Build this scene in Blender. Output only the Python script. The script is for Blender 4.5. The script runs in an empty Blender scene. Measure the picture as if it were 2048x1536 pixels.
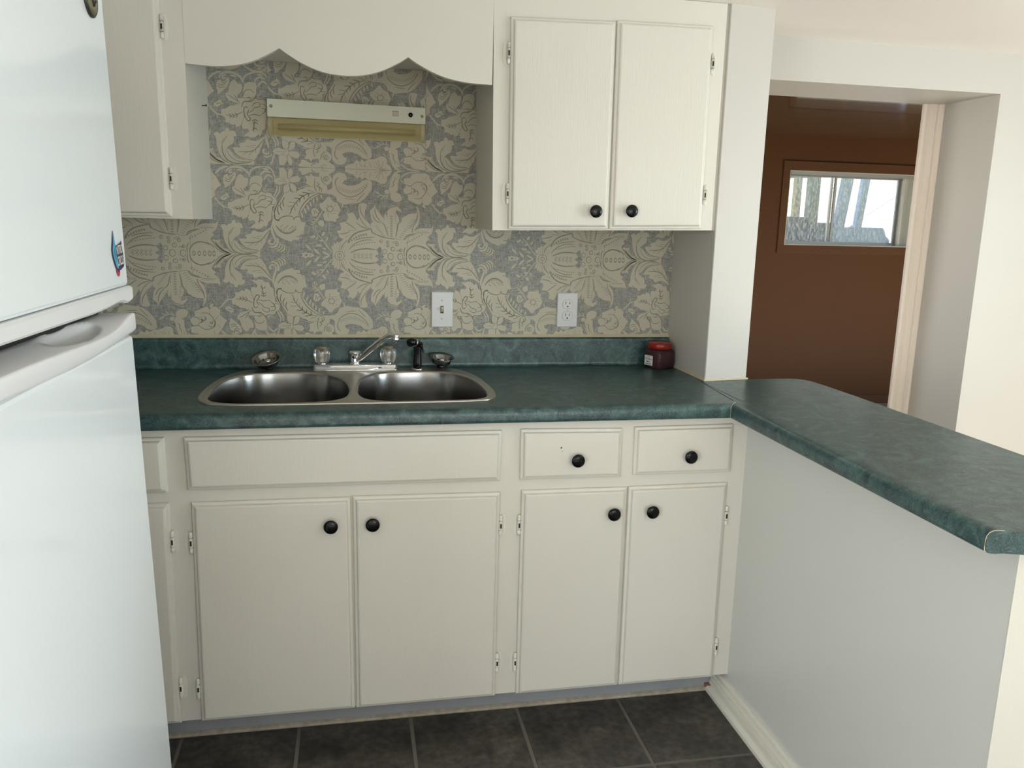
import bpy, bmesh, math, random
from mathutils import Vector, Matrix
from mathutils.geometry import tessellate_polygon
random.seed(7)
S = bpy.context.scene
COL = S.collection

# ------------------------------------------------------------------ camera
cam_d = bpy.data.cameras.new('camera')
cam = bpy.data.objects.new('camera', cam_d)
COL.objects.link(cam)
S.camera = cam
YAW, PITCH, ROLL = 0.1954, -0.1952, 0.0252
fw = Vector((math.sin(YAW)*math.cos(PITCH), math.cos(YAW)*math.cos(PITCH), math.sin(PITCH)))
rt = Vector((math.cos(YAW), -math.sin(YAW), 0))
up = rt.cross(fw)
cr, sr = math.cos(ROLL), math.sin(ROLL)
r2, u2 = rt*cr + up*sr, up*cr - rt*sr
m = Matrix((r2, u2, -fw)).transposed().to_4x4()
m.translation = Vector((0.399, -2.654, 1.383))
cam.matrix_world = m
cam_d.sensor_width = 36.0
cam_d.lens = 36.0*1630.0/2048.0
cam_d.clip_start = 0.02

# ------------------------------------------------------------------ world, light, exposure
W = bpy.data.worlds.new('world')
S.world = W
W.use_nodes = True
wn = W.node_tree
bg = wn.nodes['Background']
sky = wn.nodes.new('ShaderNodeTexSky')
sky.sky_type = 'NISHITA'
sky.sun_disc = False
sky.sun_elevation = math.radians(42)
sky.sun_rotation = math.radians(60)
wn.links.new(sky.outputs[0], bg.inputs[0])
bg.inputs[1].default_value = 0.35

S.view_settings.view_transform = 'Standard'
S.view_settings.look = 'None'
S.view_settings.gamma = 1
S.view_settings.use_curve_mapping = False
S.view_settings.exposure = EXPO = 0.16

def area(name, loc, aim, sx, sy, power, color):
    d = bpy.data.lights.new(name, 'AREA')
    d.shape = 'RECTANGLE'; d.size = sx; d.size_y = sy; d.energy = power; d.color = color
    o = bpy.data.objects.new(name, d); COL.objects.link(o)
    o.location = loc
    o.rotation_euler = (Vector(aim)-Vector(loc)).to_track_quat('-Z', 'Y').to_euler()
    return o
# daylight lamps in assumed windows (behind the viewer, on the left and on the right)
# (lamps tilted up to brighten the ceiling and the upper cabinets)
area('daylight_assumed_rear_window', (1.55, -5.03, 1.24), (1.55, -1.0, 4.0), 1.9, 1.2, 27, (0.97, 0.98, 0.97))
area('daylight_assumed_side_window', (4.12, -2.35, 1.29), (0, -2.9, 3.2), 1.7, 1.1, 62, (0.76, 0.91, 1.0))
area('daylight_assumed_left_window', (-1.52, -3.85, 1.29), (2, -3.4, 2.7), 1.5, 1.1, 60, (0.93, 0.97, 1.0))
area('brown_room_fill', (1.02, 1.75, 1.4), (3.2, 1.2, 1.5), 1.5, .9, 12, (1.0, 0.93, 0.84))  # added fill lamp, brightens the brown room and the side of the opening
sd = bpy.data.lights.new('sun', 'SUN'); sd.energy = 29.0; sd.angle = math.radians(0.6); sd.color = (1, .95, .885)
so = bpy.data.objects.new('sun', sd); COL.objects.link(so)
so.rotation_euler = Vector((-0.50, 0.55, -0.62)).to_track_quat('-Z', 'Y').to_euler()

# ------------------------------------------------------------------ materials
def mat(name, color, rough=0.5, metal=0.0, spec=0.5, noise=None, bump=None, trans=0.0, ior=1.45, coat=0.0, emis=None, alpha=None):
    """noise=(scale, amount, (sx,sy,sz)); bump=(scale, strength, distance, (sx,sy,sz))"""
    M = bpy.data.materials.new(name); M.use_nodes = True
    n = M.node_tree; b = n.nodes['Principled BSDF']
    b.inputs['Base Color'].default_value = (*color, 1)
    b.inputs['Roughness'].default_value = rough
    b.inputs['Metallic'].default_value = metal
    b.inputs['Specular IOR Level'].default_value = spec
    b.inputs['IOR'].default_value = ior
    b.inputs['Transmission Weight'].default_value = trans
    b.inputs['Coat Weight'].default_value = coat
    tc = n.nodes.new('ShaderNodeTexCoord')
    def ntex(scale, sc, detail=4):
        mp = n.nodes.new('ShaderNodeMapping'); mp.inputs['Scale'].default_value = sc
        n.links.new(tc.outputs['Object'], mp.inputs[0])
        t = n.nodes.new('ShaderNodeTexNoise'); t.inputs['Scale'].default_value = scale
        t.inputs['Detail'].default_value = detail
        n.links.new(mp.outputs[0], t.inputs['Vector'])
        return t
    if noise:
        sc, amt, s3 = noise
        t = ntex(sc, s3)
        mx = n.nodes.new('ShaderNodeMix'); mx.data_type = 'RGBA'
        mx.inputs[6].default_value = (*[c*(1-amt) for c in color], 1)
        mx.inputs[7].default_value = (*[min(1, c*(1+amt)) for c in color], 1)
        n.links.new(t.outputs[0], mx.inputs[0])
        n.links.new(mx.outputs[2], b.inputs['Base Color'])
    if bump:
        sc, st, dist, s3 = bump
        t = ntex(sc, s3, 3)
        bp = n.nodes.new('ShaderNodeBump'); bp.inputs['Strength'].default_value = st
        bp.inputs['Distance'].default_value = dist
        n.links.new(t.outputs[0], bp.inputs['Height'])
        n.links.new(bp.outputs[0], b.inputs['Normal'])
    return M

def ramp(n, fac, stops):
    r = n.nodes.new('ShaderNodeValToRGB')
    while len(r.color_ramp.elements) < len(stops): r.color_ramp.elements.new(0.5)
    for e, (p, c) in zip(r.color_ramp.elements, stops):
        e.position = p; e.color = (*c, 1)
    n.links.new(fac, r.inputs[0]); return r

M = {}
M['paint'] = mat('cream_cabinet_paint', (.69, .662, .585), .38, noise=(2.5, .035, (1,1,1)), bump=(60, .22, .0012, (6, 6, .5)))
M['paint_grain'] = mat('grained_cream_cabinet_paint', (.69, .662, .585), .36, noise=(2.5, .035, (1,1,1)), bump=(48, .40, .0018, (6, 6, .45)))
M['paint_rail'] = mat('cream_frame_paint', (.69, .662, .585), .36, noise=(2.5, .035, (1,1,1)), bump=(40, .15, .001, (1, 1, 1)))
M['wall'] = mat('white_wall_paint', (.56, .535, .485), .42, noise=(1.8, .03, (1,1,1)), bump=(90, .12, .001, (1, 1, 1)))
M['ceil'] = mat('white_ceiling_paint', (.88, .83, .77), .55, bump=(60, .15, .001, (1, 1, 1)))
M['panel'] = mat('grey_white_panel_paint', (.66, .66, .61), .3, noise=(1.5, .03, (1,1,1)), bump=(7, .1, .004, (1,1,1)))
M['trim'] = mat('white_trim_paint', (.74, .72, .63), .3, noise=(8, .05, (1,1,1)), bump=(50, .2, .001, (1,1,1)))
M['trim_pink'] = mat('peach_white_casing_paint', (.76, .66, .56), .35, noise=(8, .05, (1,1,1)))
M['toe'] = mat('blue_grey_toe_kick', (.30, .31, .32), .5, noise=(12, .12, (1,1,1)))
M['chip'] = mat('chipped_cream_moulding', (.42, .38, .30), .6, noise=(60, .45, (1,1,1)), bump=(120, .6, .002, (1,1,1)))
M['caulk'] = mat('yellowed_caulk', (.62, .55, .38), .5, noise=(40, .12, (1,1,1)))
M['knob'] = mat('black_plastic', (.002, .002, .002), .18, spec=.35)
M['blackrub'] = mat('black_sprayer_plastic', (.003, .003, .0035), .25)
M['dark'] = mat('dark_gap', (.02, .018, .015), .7)
M['fridge'] = mat('white_fridge_enamel', (.84, .885, .90), .09, spec=.55, bump=(28, .05, .002, (1,1,1)))
M['fridge_trim'] = mat('white_fridge_plastic', (.80, .80, .80), .3)
M['badge'] = mat('olive_badge', (.22, .205, .13), .35, metal=.4)
M['badge_rim'] = mat('dark_badge_rim', (.07, .068, .045), .35, metal=.6)
M['chrome'] = mat('chrome', (.82, .83, .85), .06, metal=1)
M['steel'] = mat('brushed_stainless', (.33, .325, .315), .22, metal=1, noise=(30, .10, (1, 12, 1)), bump=(90, .08, .0005, (.4, 8, .4)))
M['steel_rim'] = mat('satin_sink_rim', (.52, .49, .43), .34, metal=1, noise=(20, .08, (8, 1, 1)))
M['acrylic'] = mat('clear_ribbed_acrylic', (.95, .93, .88), .08, trans=.92, ior=1.49)
M['tanring'] = mat('tan_handle_cap', (.30, .22, .12), .35)
M['plate'] = mat('white_plastic_plate', (.66, .67, .67), .3)
M['ivory'] = mat('ivory_plastic', (.50, .44, .30), .35)
M['fixture'] = mat('ivory_metal_fixture', (.60, .61, .49), .35, noise=(3, .05, (1,1,1)))
M['screw'] = mat('aged_screw', (.30, .27, .19), .35, metal=.8)
M['lid'] = mat('red_lid_plastic', (.26, .012, .008), .3, bump=(90, .2, .001, (1,1,1)))
M['label'] = mat('white_paper_label', (.62, .62, .60), .6)
M['ink'] = mat('grey_ink', (.06, .06, .06), .7)
M['spice'] = mat('dark_red_spice', (.050, .006, .009), .45, noise=(160, .9, (1,1,1)), bump=(180, 1, .003, (1,1,1)))
M['jarplastic'] = mat('clear_jar_plastic', (.95, .85, .85), .05, trans=.98, ior=1.12, spec=.3)
M['brown'] = mat('brown_wall_paint', (.110, .051, .021), .55, spec=.2, noise=(1.2, .06, (1,1,1)), bump=(50, .1, .001, (1,1,1)))
M['brown_trim'] = mat('brown_trim_paint', (.118, .056, .024), .5, spec=.25)
M['brown_gloss'] = mat('glossy_brown_ceiling_paint', (.095, .066, .042), .15, spec=1.0, coat=.8, bump=(5, .12, .01, (.4, 2.5, 1)))
M['alu'] = mat('grey_aluminium_frame', (.42, .42, .41), .35, metal=.7)
M['jamb'] = mat('white_window_jamb', (.62, .58, .51), .4)
M['wood'] = mat('rusty_wood_chip', (.22, .10, .05), .7, noise=(60, .4, (1,1,1)))
M['ext_white'] = mat('sunlit_white_siding', (.85, .82, .74), .7, noise=(5, .06, (1,1,1)))
M['ext_grey'] = mat('weathered_grey_post', (.17, .21, .25), .8, noise=(20, .3, (1,1,1)))  # bluish tint stands in for shade
M['ext_blue'] = mat('blue_grey_shade_boards', (.055, .10, .22), .7, noise=(14, .25, (1,1,6)))  # blue of sky-lit shade put into the board colour
M['ext_tan'] = mat('tan_post', (.50, .40, .25), .8)
M['ext_pale'] = mat('pale_blue_shade_siding', (.36, .52, .86), .7, noise=(6, .15, (1,1,1)))  # pale blue of outdoor shade put into the colour
M['ext_roof'] = mat('faded_red_roof', (.52, .40, .38), .8, noise=(8, .2, (1,1,1)))
M['grass'] = mat('dry_grass', (.28, .30, .12), .95, noise=(8, .4, (1,1,1)))
M['st_blue'] = mat('sticker_light_blue', (.07, .42, .62), .4)
M['st_mid'] = mat('sticker_mid_blue', (.03, .17, .30), .4)
M['st_navy'] = mat('sticker_navy', (.035, .025, .10), .4)
M['st_white'] = mat('sticker_cream_white', (.80, .76, .66), .4)
M['st_red'] = mat('sticker_red', (.50, .04, .08), .4)

# window glass: thin clear pane, a little dirty
def glass_mat():
    G = bpy.data.materials.new('dusty_window_glass'); G.use_nodes = True
    n = G.node_tree; out = n.nodes['Material Output']; n.nodes.remove(n.nodes['Principled BSDF'])
    tr = n.nodes.new('ShaderNodeBsdfTransparent'); gl = n.nodes.new('ShaderNodeBsdfGlossy'); di = n.nodes.new('ShaderNodeBsdfTranslucent')
    gl.inputs['Roughness'].default_value = .03; di.inputs['Color'].default_value = (.8, .82, .85, 1)
    m1 = n.nodes.new('ShaderNodeMixShader'); m2 = n.nodes.new('ShaderNodeMixShader')
    m1.inputs[0].default_value = .06
    tc = n.nodes.new('ShaderNodeTexCoord'); nz = n.nodes.new('ShaderNodeTexNoise'); nz.inputs['Scale'].default_value = 95; nz.inputs['Detail'].default_value = 6
    mp = n.nodes.new('ShaderNodeMapping'); mp.inputs['Scale'].default_value = (1, 1, .35)
    n.links.new(tc.outputs['Object'], mp.inputs[0]); n.links.new(mp.outputs[0], nz.inputs['Vector'])
    r = ramp(n, nz.outputs[0], [(.45, (.05,)*3), (.75, (.42,)*3)])
    n.links.new(tr.outputs[0], m1.inputs[1]); n.links.new(gl.outputs[0], m1.inputs[2])
    n.links.new(r.outputs[0], m2.inputs[0]); n.links.new(m1.outputs[0], m2.inputs[1]); n.links.new(di.outputs[0], m2.inputs[2])
    n.links.new(m2.outputs[0], out.inputs[0]); return G
M['glass'] = glass_mat()

# green marbled laminate
def laminate():
    G = bpy.data.materials.new('green_marbled_laminate'); G.use_nodes = True
    n = G.node_tree; b = n.nodes['Principled BSDF']
    tc = n.nodes.new('ShaderNodeTexCoord')
    n1 = n.nodes.new('ShaderNodeTexNoise'); n1.inputs['Scale'].default_value = 16; n1.inputs['Detail'].default_value = 10; n1.inputs['Distortion'].default_value = 1.8
    n.links.new(tc.outputs['Object'], n1.inputs['Vector'])
    c1 = ramp(n, n1.outputs[0], [(.34, (.005, .024, .029)), (.47, (.015, .050, .053)), (.60, (.034, .082, .080)), (.74, (.080, .145, .132))])
    n2 = n.nodes.new('ShaderNodeTexNoise'); n2.inputs['Scale'].default_value = 44; n2.inputs['Detail'].default_value = 6; n2.inputs['Distortion'].default_value = 3.2
    n.links.new(tc.outputs['Object'], n2.inputs['Vector'])
    v = ramp(n, n2.outputs[0], [(.478, (0,)*3), (.498, (.42,)*3), (.505, (.42,)*3), (.525, (0,)*3)])
    mx = n.nodes.new('ShaderNodeMix'); mx.data_type = 'RGBA'
    mx.inputs[7].default_value = (.20, .30, .27, 1)
    n.links.new(v.outputs[0], mx.inputs[0]); n.links.new(c1.outputs[0], mx.inputs[6])
    n.links.new(mx.outputs[2], b.inputs['Base Color'])
    b.inputs['Roughness'].default_value = .36
    b.inputs['Specular IOR Level'].default_value = .7
    bp = n.nodes.new('ShaderNodeBump'); bp.inputs['Strength'].default_value = .12; bp.inputs['Distance'].default_value = .001
    n3 = n.nodes.new('ShaderNodeTexNoise'); n3.inputs['Scale'].default_value = 120
    mp = n.nodes.new('ShaderNodeMapping'); mp.inputs['Scale'].default_value = (.3, 1.5, 1)
    n.links.new(tc.outputs['Object'], mp.inputs[0]); n.links.new(mp.outputs[0], n3.inputs['Vector'])
    n.links.new(n3.outputs[0], bp.inputs['Height']); n.links.new(bp.outputs[0], b.inputs['Normal'])
    return G
M['lam'] = laminate()

# floor tiles: real grout lines from a brick grid in object space
def floor_mat():
    G = bpy.data.materials.new('dark_slate_tiles'); G.use_nodes = True
    n = G.node_tree; b = n.nodes['Principled BSDF']
    tc = n.nodes.new('ShaderNodeTexCoord')
    n1 = n.nodes.new('ShaderNodeTexNoise'); n1.inputs['Scale'].default_value = 7; n1.inputs['Detail'].default_value = 9; n1.inputs['Roughness'].default_value = .62
    n.links.new(tc.outputs['Object'], n1.inputs['Vector'])
    c1 = ramp(n, n1.outputs[0], [(.32, (.028, .025, .020)), (.5, (.062, .055, .044)), (.66, (.10, .090, .072)), (.8, (.17, .155, .125))])
    n2 = n.nodes.new('ShaderNodeTexNoise'); n2.inputs['Scale'].default_value = 45; n2.inputs['Detail'].default_value = 5
    n.links.new(tc.outputs['Object'], n2.inputs['Vector'])
    c2 = ramp(n, n2.outputs[0], [(.35, (.55,)*3), (.7, (1.3,)*3)])
    mx = n.nodes.new('ShaderNodeMix'); mx.data_type = 'RGBA'; mx.blend_type = 'MULTIPLY'; mx.inputs[0].default_value = 1
    n.links.new(c1.outputs[0], mx.inputs[6]); n.links.new(c2.outputs[0], mx.inputs[7])
    n.links.new(mx.outputs[2], b.inputs['Base Color'])
    b.inputs['Roughness'].default_value = .42
    bp = n.nodes.new('ShaderNodeBump'); bp.inputs['Strength'].default_value = .25; bp.inputs['Distance'].default_value = .002
    n.links.new(n1.outputs[0], bp.inputs['Height']); n.links.new(bp.outputs[0], b.inputs['Normal'])
    return G
M['tile'] = floor_mat()
M['bounce_floor'] = mat('pale_bounce_floor', (.54, .49, .42), .45, noise=(3, .15, (1, 8, 1)))
M['grout'] = mat('grey_grout', (.15, .14, .115), .8, noise=(30, .15, (1,1,1)))

# wallpaper inks
def linen():
    G = bpy.data.materials.new('grey_linen_wallpaper_ground'); G.use_nodes = True
    n = G.node_tree; b = n.nodes['Principled BSDF']
    tc = n.nodes.new('ShaderNodeTexCoord')
    outs = []
    for sc in ((1, 1, .16), (.16, 1, 1)):
        mp = n.nodes.new('ShaderNodeMapping'); mp.inputs['Scale'].default_value = sc
        t = n.nodes.new('ShaderNodeTexNoise'); t.inputs['Scale'].default_value = 420; t.inputs['Detail'].default_value = 2
        n.links.new(tc.outputs['Object'], mp.inputs[0]); n.links.new(mp.outputs[0], t.inputs['Vector']); outs.append(t)
    ad = n.nodes.new('ShaderNodeMath'); ad.operation = 'ADD'
    n.links.new(outs[0].outputs[0], ad.inputs[0]); n.links.new(outs[1].outputs[0], ad.inputs[1])
    hf = n.nodes.new('ShaderNodeMath'); hf.operation = 'MULTIPLY'; hf.inputs[1].default_value = .5
    n.links.new(ad.outputs[0], hf.inputs[0])
    r = ramp(n, hf.outputs[0], [(.36, (.20, .20, .182)), (.5, (.285, .283, .258)), (.64, (.39, .385, .345))])
    n.links.new(r.outputs[0], b.inputs['Base Color']); b.inputs['Roughness'].default_value = .6
    return G
M['linen'] = linen()
M['wp_cream'] = mat('cream_wallpaper_motif', (.50, .465, .365), .5, noise=(9, .05, (1,1,1)), bump=(300, .25, .0006, (1,1,1)))
M['wp_line'] = mat('taupe_wallpaper_outline', (.24, .224, .176), .6)
WP_SHAPES="""-948,827,-889,887,-813,898,-758,841,-718,900,-612,942,-590,1011,-541,1041,-496,994,-479,935,-393,957,-318,920,-283,833,-294,783,-361,792,-355,684,-388,585,-486,524,-564,463,-606,364,-602,226,-559,128,-447,51,-506,0,-629,28,-747,184,-827,340,-867,516,-877,711,-903,779
524,832,406,740,268,678,153,685,39,732,-39,691,-41,632,-118,620,-245,568,-181,491,-220,470,-354,477,-421,466,-377,368,-322,291,-229,213,-58,157,96,140,191,102,252,183,354,343,417,503,480,663,512,743
-575,424,-509,405,-399,289,-249,193,-59,137,95,120,210,82,187,-28,-373,-37,-562,29,-630,166,-623,324
-1173,451,-1079,423,-965,435,-951,318,-896,260,-862,182,-749,144,-637,67,-506,-10,-508,-39,-1195,-57
567,961,524,822,539,684,593,547,638,429,606,348,529,347,486,366,510,390,541,431,513,466,464,455,433,405,451,335,527,287,624,299,685,390,679,509,626,666,592,823
689,509,757,510,773,391,840,333,917,315,1013,237,1050,157,1009,97,910,65,774,92,659,150,562,188,448,266,603,253,694,340
-437,2242,-377,2350,-308,2409,-244,2373,-190,2299,-77,2293,-72,2168,-123,2051,-222,1952,-170,1818,-79,1705,-120,1626,-230,1739,-342,1774,-473,1809,-554,1922,-559,2018,-483,2039,-460,2136
-58,2034,-43,2169,-10,2305,96,2356,211,2370,324,2345,349,2240,317,2123,333,2047,271,1909,155,1847,-37,1822,-110,1897
-691,1551,-596,1564,-519,1605,-441,1665,-308,1679,-249,1719,-120,1626,-48,1512,-55,1317,-118,1159,-197,1079,-293,1057,-310,1135,-387,1104,-479,1169,-612,1185,-580,1264,-606,1322,-698,1377,-704,1474
-224,1894,-110,1897,4,1901,271,1909,385,1864,576,1861,612,1764,707,1728,742,1612,680,1493,602,1452,598,1335,523,1391,409,1447,368,1348,137,1342,-16,1338,-86,1511,-230,1739
-53,1356,370,1407,505,1430,598,1335,594,1217,550,1039,472,998,449,899,389,819,352,877,233,776,117,763,61,801,-103,788,6,888,85,949,50,1027,-85,1004,-138,1120,-97,1218
-771,2355,-657,2397,-612,2341,-546,2363,-514,2440,-479,2384,-502,2269,-572,2171,-708,2070,-766,2030,-808,2144,-803,2258
-407,2539,-294,2543,-202,2489,-278,2468,-371,2493
333,2595,466,2609,540,2535,407,2540
-911,1699,-815,1760,-756,1800,-716,1859,-701,1783,-651,1842,-674,1745,-609,1708,-686,1687,-783,1607,-877,1623
842,2623,980,2628,1072,2496,1077,2303,970,2276,834,2353
1096,2304,1092,2497,1153,2615,1211,2617,1246,2503,1225,2425,1144,2296
1086,2275,1223,2366,1379,2411,1473,2317,1413,2218,1257,2189,1084,2211
1083,2197,1237,2163,1322,2078,1338,1943,1288,1882,1192,1938,1138,2073
1025,2185,945,2066,931,1930,957,1833,1050,1700,1131,1819,1137,2053,1083,2168
1008,2243,856,2334,701,2291,661,2212,735,2137,849,2102,1006,2175
971,2319,1125,2324,1141,2170,966,2145
614,1335,718,1573,839,1732,939,1872,1036,1875,1134,1936,1327,1903,1388,2022,1624,2127,1858,2115,1934,2000,2049,1906,1970,1845,1850,1763,1731,1680,1611,1559,1489,1378,1428,1259,1425,1160,1461,1022,1597,996,1556,905,1533,766,1530,646,1391,583,1368,463,1192,460,1151,399,957,455,803,531,689,628,617,785,563,941,570,1138
748,817,774,844,798,818,772,792
824,770,850,796,874,771,848,744
901,732,927,758,951,733,925,706
987,704,1013,730,1038,705,1012,679
1075,712,1102,738,1126,713,1100,687
1164,748,1190,774,1215,749,1189,722
1458,1319,1448,1273,1454,1212,1477,1156,1506,1122,1517,1167,1511,1229,1488,1285
1540,1449,1538,1402,1555,1343,1588,1291,1623,1264,1625,1310,1608,1370,1575,1421
1630,1560,1626,1512,1640,1450,1670,1395,1704,1365,1709,1412,1695,1474,1664,1529
1730,1651,1719,1608,1724,1550,1746,1497,1775,1465,1786,1508,1781,1566,1759,1620
1840,1752,1821,1713,1814,1657,1824,1601,1846,1566,1865,1605,1872,1662,1862,1717
1929,1804,1914,1769,1913,1720,1930,1675,1956,1648,1971,1683,1972,1732,1955,1777
2049,1877,2041,1839,2049,1792,2074,1752,2105,1731,2113,1768,2104,1816,2079,1856
2004,1590,2102,1612,2183,1694,2263,1795,2342,1797,2400,1700,2478,1643,2557,1626,2595,1547,2653,1430,2611,1310,2571,1249,2599,1170,2519,1128,2507,1028,2389,1065,2270,1062,2151,1079,2133,1178,2115,1257,2176,1338,2098,1395,2021,1472
1763,1386,1824,1447,1922,1440,1999,1353,1978,1293,1916,1192,1798,1189,1780,1268
1952,1014,2033,1096,2131,1059,2149,959,2107,869,2049,897,1970,935
1716,1044,1746,1024,1795,1006,1846,999,1883,1003,1853,1023,1805,1041,1753,1048
1778,1139,1804,1116,1849,1094,1898,1083,1934,1083,1907,1106,1862,1128,1813,1140
1714,929,1751,930,1804,944,1853,968,1883,993,1845,992,1793,978,1744,954
1802,931,1796,901,1798,858,1812,817,1829,792,1836,823,1833,866,1820,906
1872,963,1863,938,1863,905,1874,873,1890,854,1898,878,1898,912,1888,943
1715,530,1760,516,1815,526,1862,560,1884,604,1839,618,1783,608,1737,574
1881,474,1909,491,1936,524,1952,564,1953,595,1926,579,1899,545,1883,506
2062,588,2108,601,2150,640,2170,693,2164,740,2118,727,2077,688,2057,635
1970,446,2001,429,2046,424,2090,436,2119,459,2088,476,2043,480,1999,468
2178,430,2213,448,2247,486,2268,533,2270,572,2236,554,2201,516,2180,468
1562,337,1576,280,1620,215,1680,168,1736,150,1722,207,1678,272,1617,320
1878,313,1916,281,1977,263,2041,271,2086,297,2048,330,1987,347,1923,340
1807,221,1824,163,1871,96,1935,44,1991,23,1974,82,1927,149,1863,201
2055,246,2079,216,2123,188,2174,175,2213,179,2189,209,2145,237,2094,250
2053,125,2094,80,2167,33,2248,2,2310,-6,2268,40,2195,87,2114,118
1635,68,1672,35,1734,4,1802,-13,1851,-13,1814,19,1752,50,1684,67
1438,74,1516,55,1547,96,1654,48,1712,-32,1435,-37,1475,4
2600,-9,2569,53,2508,90,2436,82,2379,40,2410,-22,2471,-59,2543,-51
2600,-9,2591,63,2544,122,2471,143,2401,126,2411,54,2457,-5,2530,-26
2600,-9,2592,90,2536,202,2443,285,2352,317,2359,219,2416,107,2508,23
2600,-9,2616,95,2588,228,2517,343,2436,404,2420,300,2448,167,2518,53
2600,-9,2639,93,2642,237,2599,372,2534,455,2495,353,2493,210,2535,75
2600,-9,2660,84,2694,225,2683,368,2638,465,2578,373,2544,232,2555,89
2600,-9,2678,65,2742,192,2762,332,2740,435,2662,361,2598,234,2578,95
2600,-9,2691,39,2778,140,2828,264,2829,365,2738,317,2651,217,2601,93
2600,-9,2694,6,2799,71,2873,170,2898,263,2804,247,2700,183,2625,84
2600,-9,2663,-39,2736,-33,2794,16,2818,84,2755,114,2682,107,2625,59
2432,2408,2512,2509,2651,2552,2788,2518,2856,2423,2865,2325,2785,2312,2725,2222,2878,2158,3017,2163,3157,2197,3257,2240,3342,2331,3462,2355,3577,2329,3627,2272,3615,2054,3514,1912,3392,1769,3251,1665,3130,1622,2990,1618,2790,1573,2695,1610,2558,1665,2520,1783,2403,1878,2246,1932,2208,2009,2327,2013,2416,2075,2410,2251
1384,2604,1462,2646,1792,2658,2026,2666,2535,2665,2474,2566,2315,2463,2393,2407,2410,2290,2330,2189,2250,2148,2268,2050,2207,1911,2010,1905,1913,1961,1857,2096,1779,2093,1625,2166,1648,2303,1601,2379,1631,2419,1728,2403,1788,2493,1845,2407,2020,2394,2023,2511,1866,2505,1769,2521,1671,2479,1593,2437,1496,2434,1479,2530
2807,2656,3005,2682,3263,2711,3482,2719,4203,2736,4253,2669,4203,2548,4081,2445,4101,2347,4020,2245,3879,2240,3799,2297,3699,2333,3518,2347,3399,2422,3319,2340,3260,2437,3160,2374,3062,2489,2924,2523,2806,2578
4181,2310,4283,2492,4405,2575,4506,2539,4475,2419,4434,2259,4424,2039,4322,1996,4180,1952,4109,2029,4160,2150
4180,1912,4261,2014,4383,1998,4505,1942,4566,1784,4463,1700,4321,1706,4220,1773
3998,2026,4059,2078,4140,2060,4160,1971,4099,1930,4028,1957
3755,1819,3793,1828,3845,1851,3891,1884,3917,1914,3878,1906,3827,1882,3781,1849
3886,1764,3918,1776,3958,1804,3991,1840,4007,1871,3975,1859,3935,1830,3902,1794
4047,1768,4073,1787,4099,1821,4116,1860,4119,1890,4094,1872,4067,1838,4051,1799
3766,2019,3777,1989,3803,1953,3837,1925,3866,1912,3856,1942,3830,1978,3796,2006
4485,2409,4504,2372,4543,2325,4589,2285,4627,2265,4608,2303,4570,2350,4523,2389
4608,2424,4726,2457,4807,2450,4848,2531,4929,2594,5113,2610,5297,2616,5400,2550,5442,2432,5566,2276,5629,2137,5691,2059,5589,1975,5486,1871,5507,1751,5384,1626,5281,1623,5239,1662,5177,1721,5136,1639,5054,1637,4930,1694,4848,1732,4736,1769,4746,1909,4603,2005,4603,2085,4685,2207,4624,2265
5177,1620,5239,1662,5301,1583,5302,1522,5219,1561
2586,-68,2634,429,2735,511,2596,569,2578,669,2524,768,2640,791,2661,892,2607,1010,2784,1055,2844,1096,2885,1177,2832,1355,2907,1307,3008,1360,3087,1282,3165,1104,3216,1206,3285,1087,3445,930,3545,872,3625,732,3990,598,4194,582,4605,530,4873,760,5018,845,5142,848,5144,-41,3374,-61
3198,1405,3190,1524,3231,1625,3351,1648,3471,1612,3450,1512,3409,1411,3387,1230,3466,1091,3566,973,3586,863,3445,940,3305,1087,3227,1246
3569,1295,3550,1414,3672,1518,3703,1619,3732,1519,3832,1382,3933,1244,3993,1084,4074,945,4153,581,3909,597,3645,733,3586,893,3567,1013,3648,1076,3588,1175
3953,1184,3994,1286,4035,1347,4075,1268,4095,1127,4114,905,4073,925,3993,1064
4085,1268,4096,1449,4158,1551,4280,1595,4422,1559,4524,1461,4565,1341,4504,1400,4381,1457,4361,1396,4401,1317,4452,1237,4472,1116,4421,1034,4420,567,4133,581,4104,824,4095,1067
4441,994,4585,1241,4647,1262,4729,1325,4852,1359,5017,1373,5037,1475,4975,1614,4913,1653,5037,1576,5099,1456,5124,1295,5110,1152,5079,1009,4976,885,4873,760,4605,530,4399,546
4767,717,4849,770,4973,844,5138,909,5325,913,5491,917,5553,1020,5533,856,5492,733,5368,627,5430,567,5327,483,5306,420,5473,413,5536,415,5578,343,5600,240,5705,159,5853,79,5980,-12,4684,-44
5494,383,5557,384,5536,322
5524,338,5586,339,5566,277
5553,293,5616,294,5595,232
5583,248,5646,249,5625,187
5612,203,5675,205,5655,142"""
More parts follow.
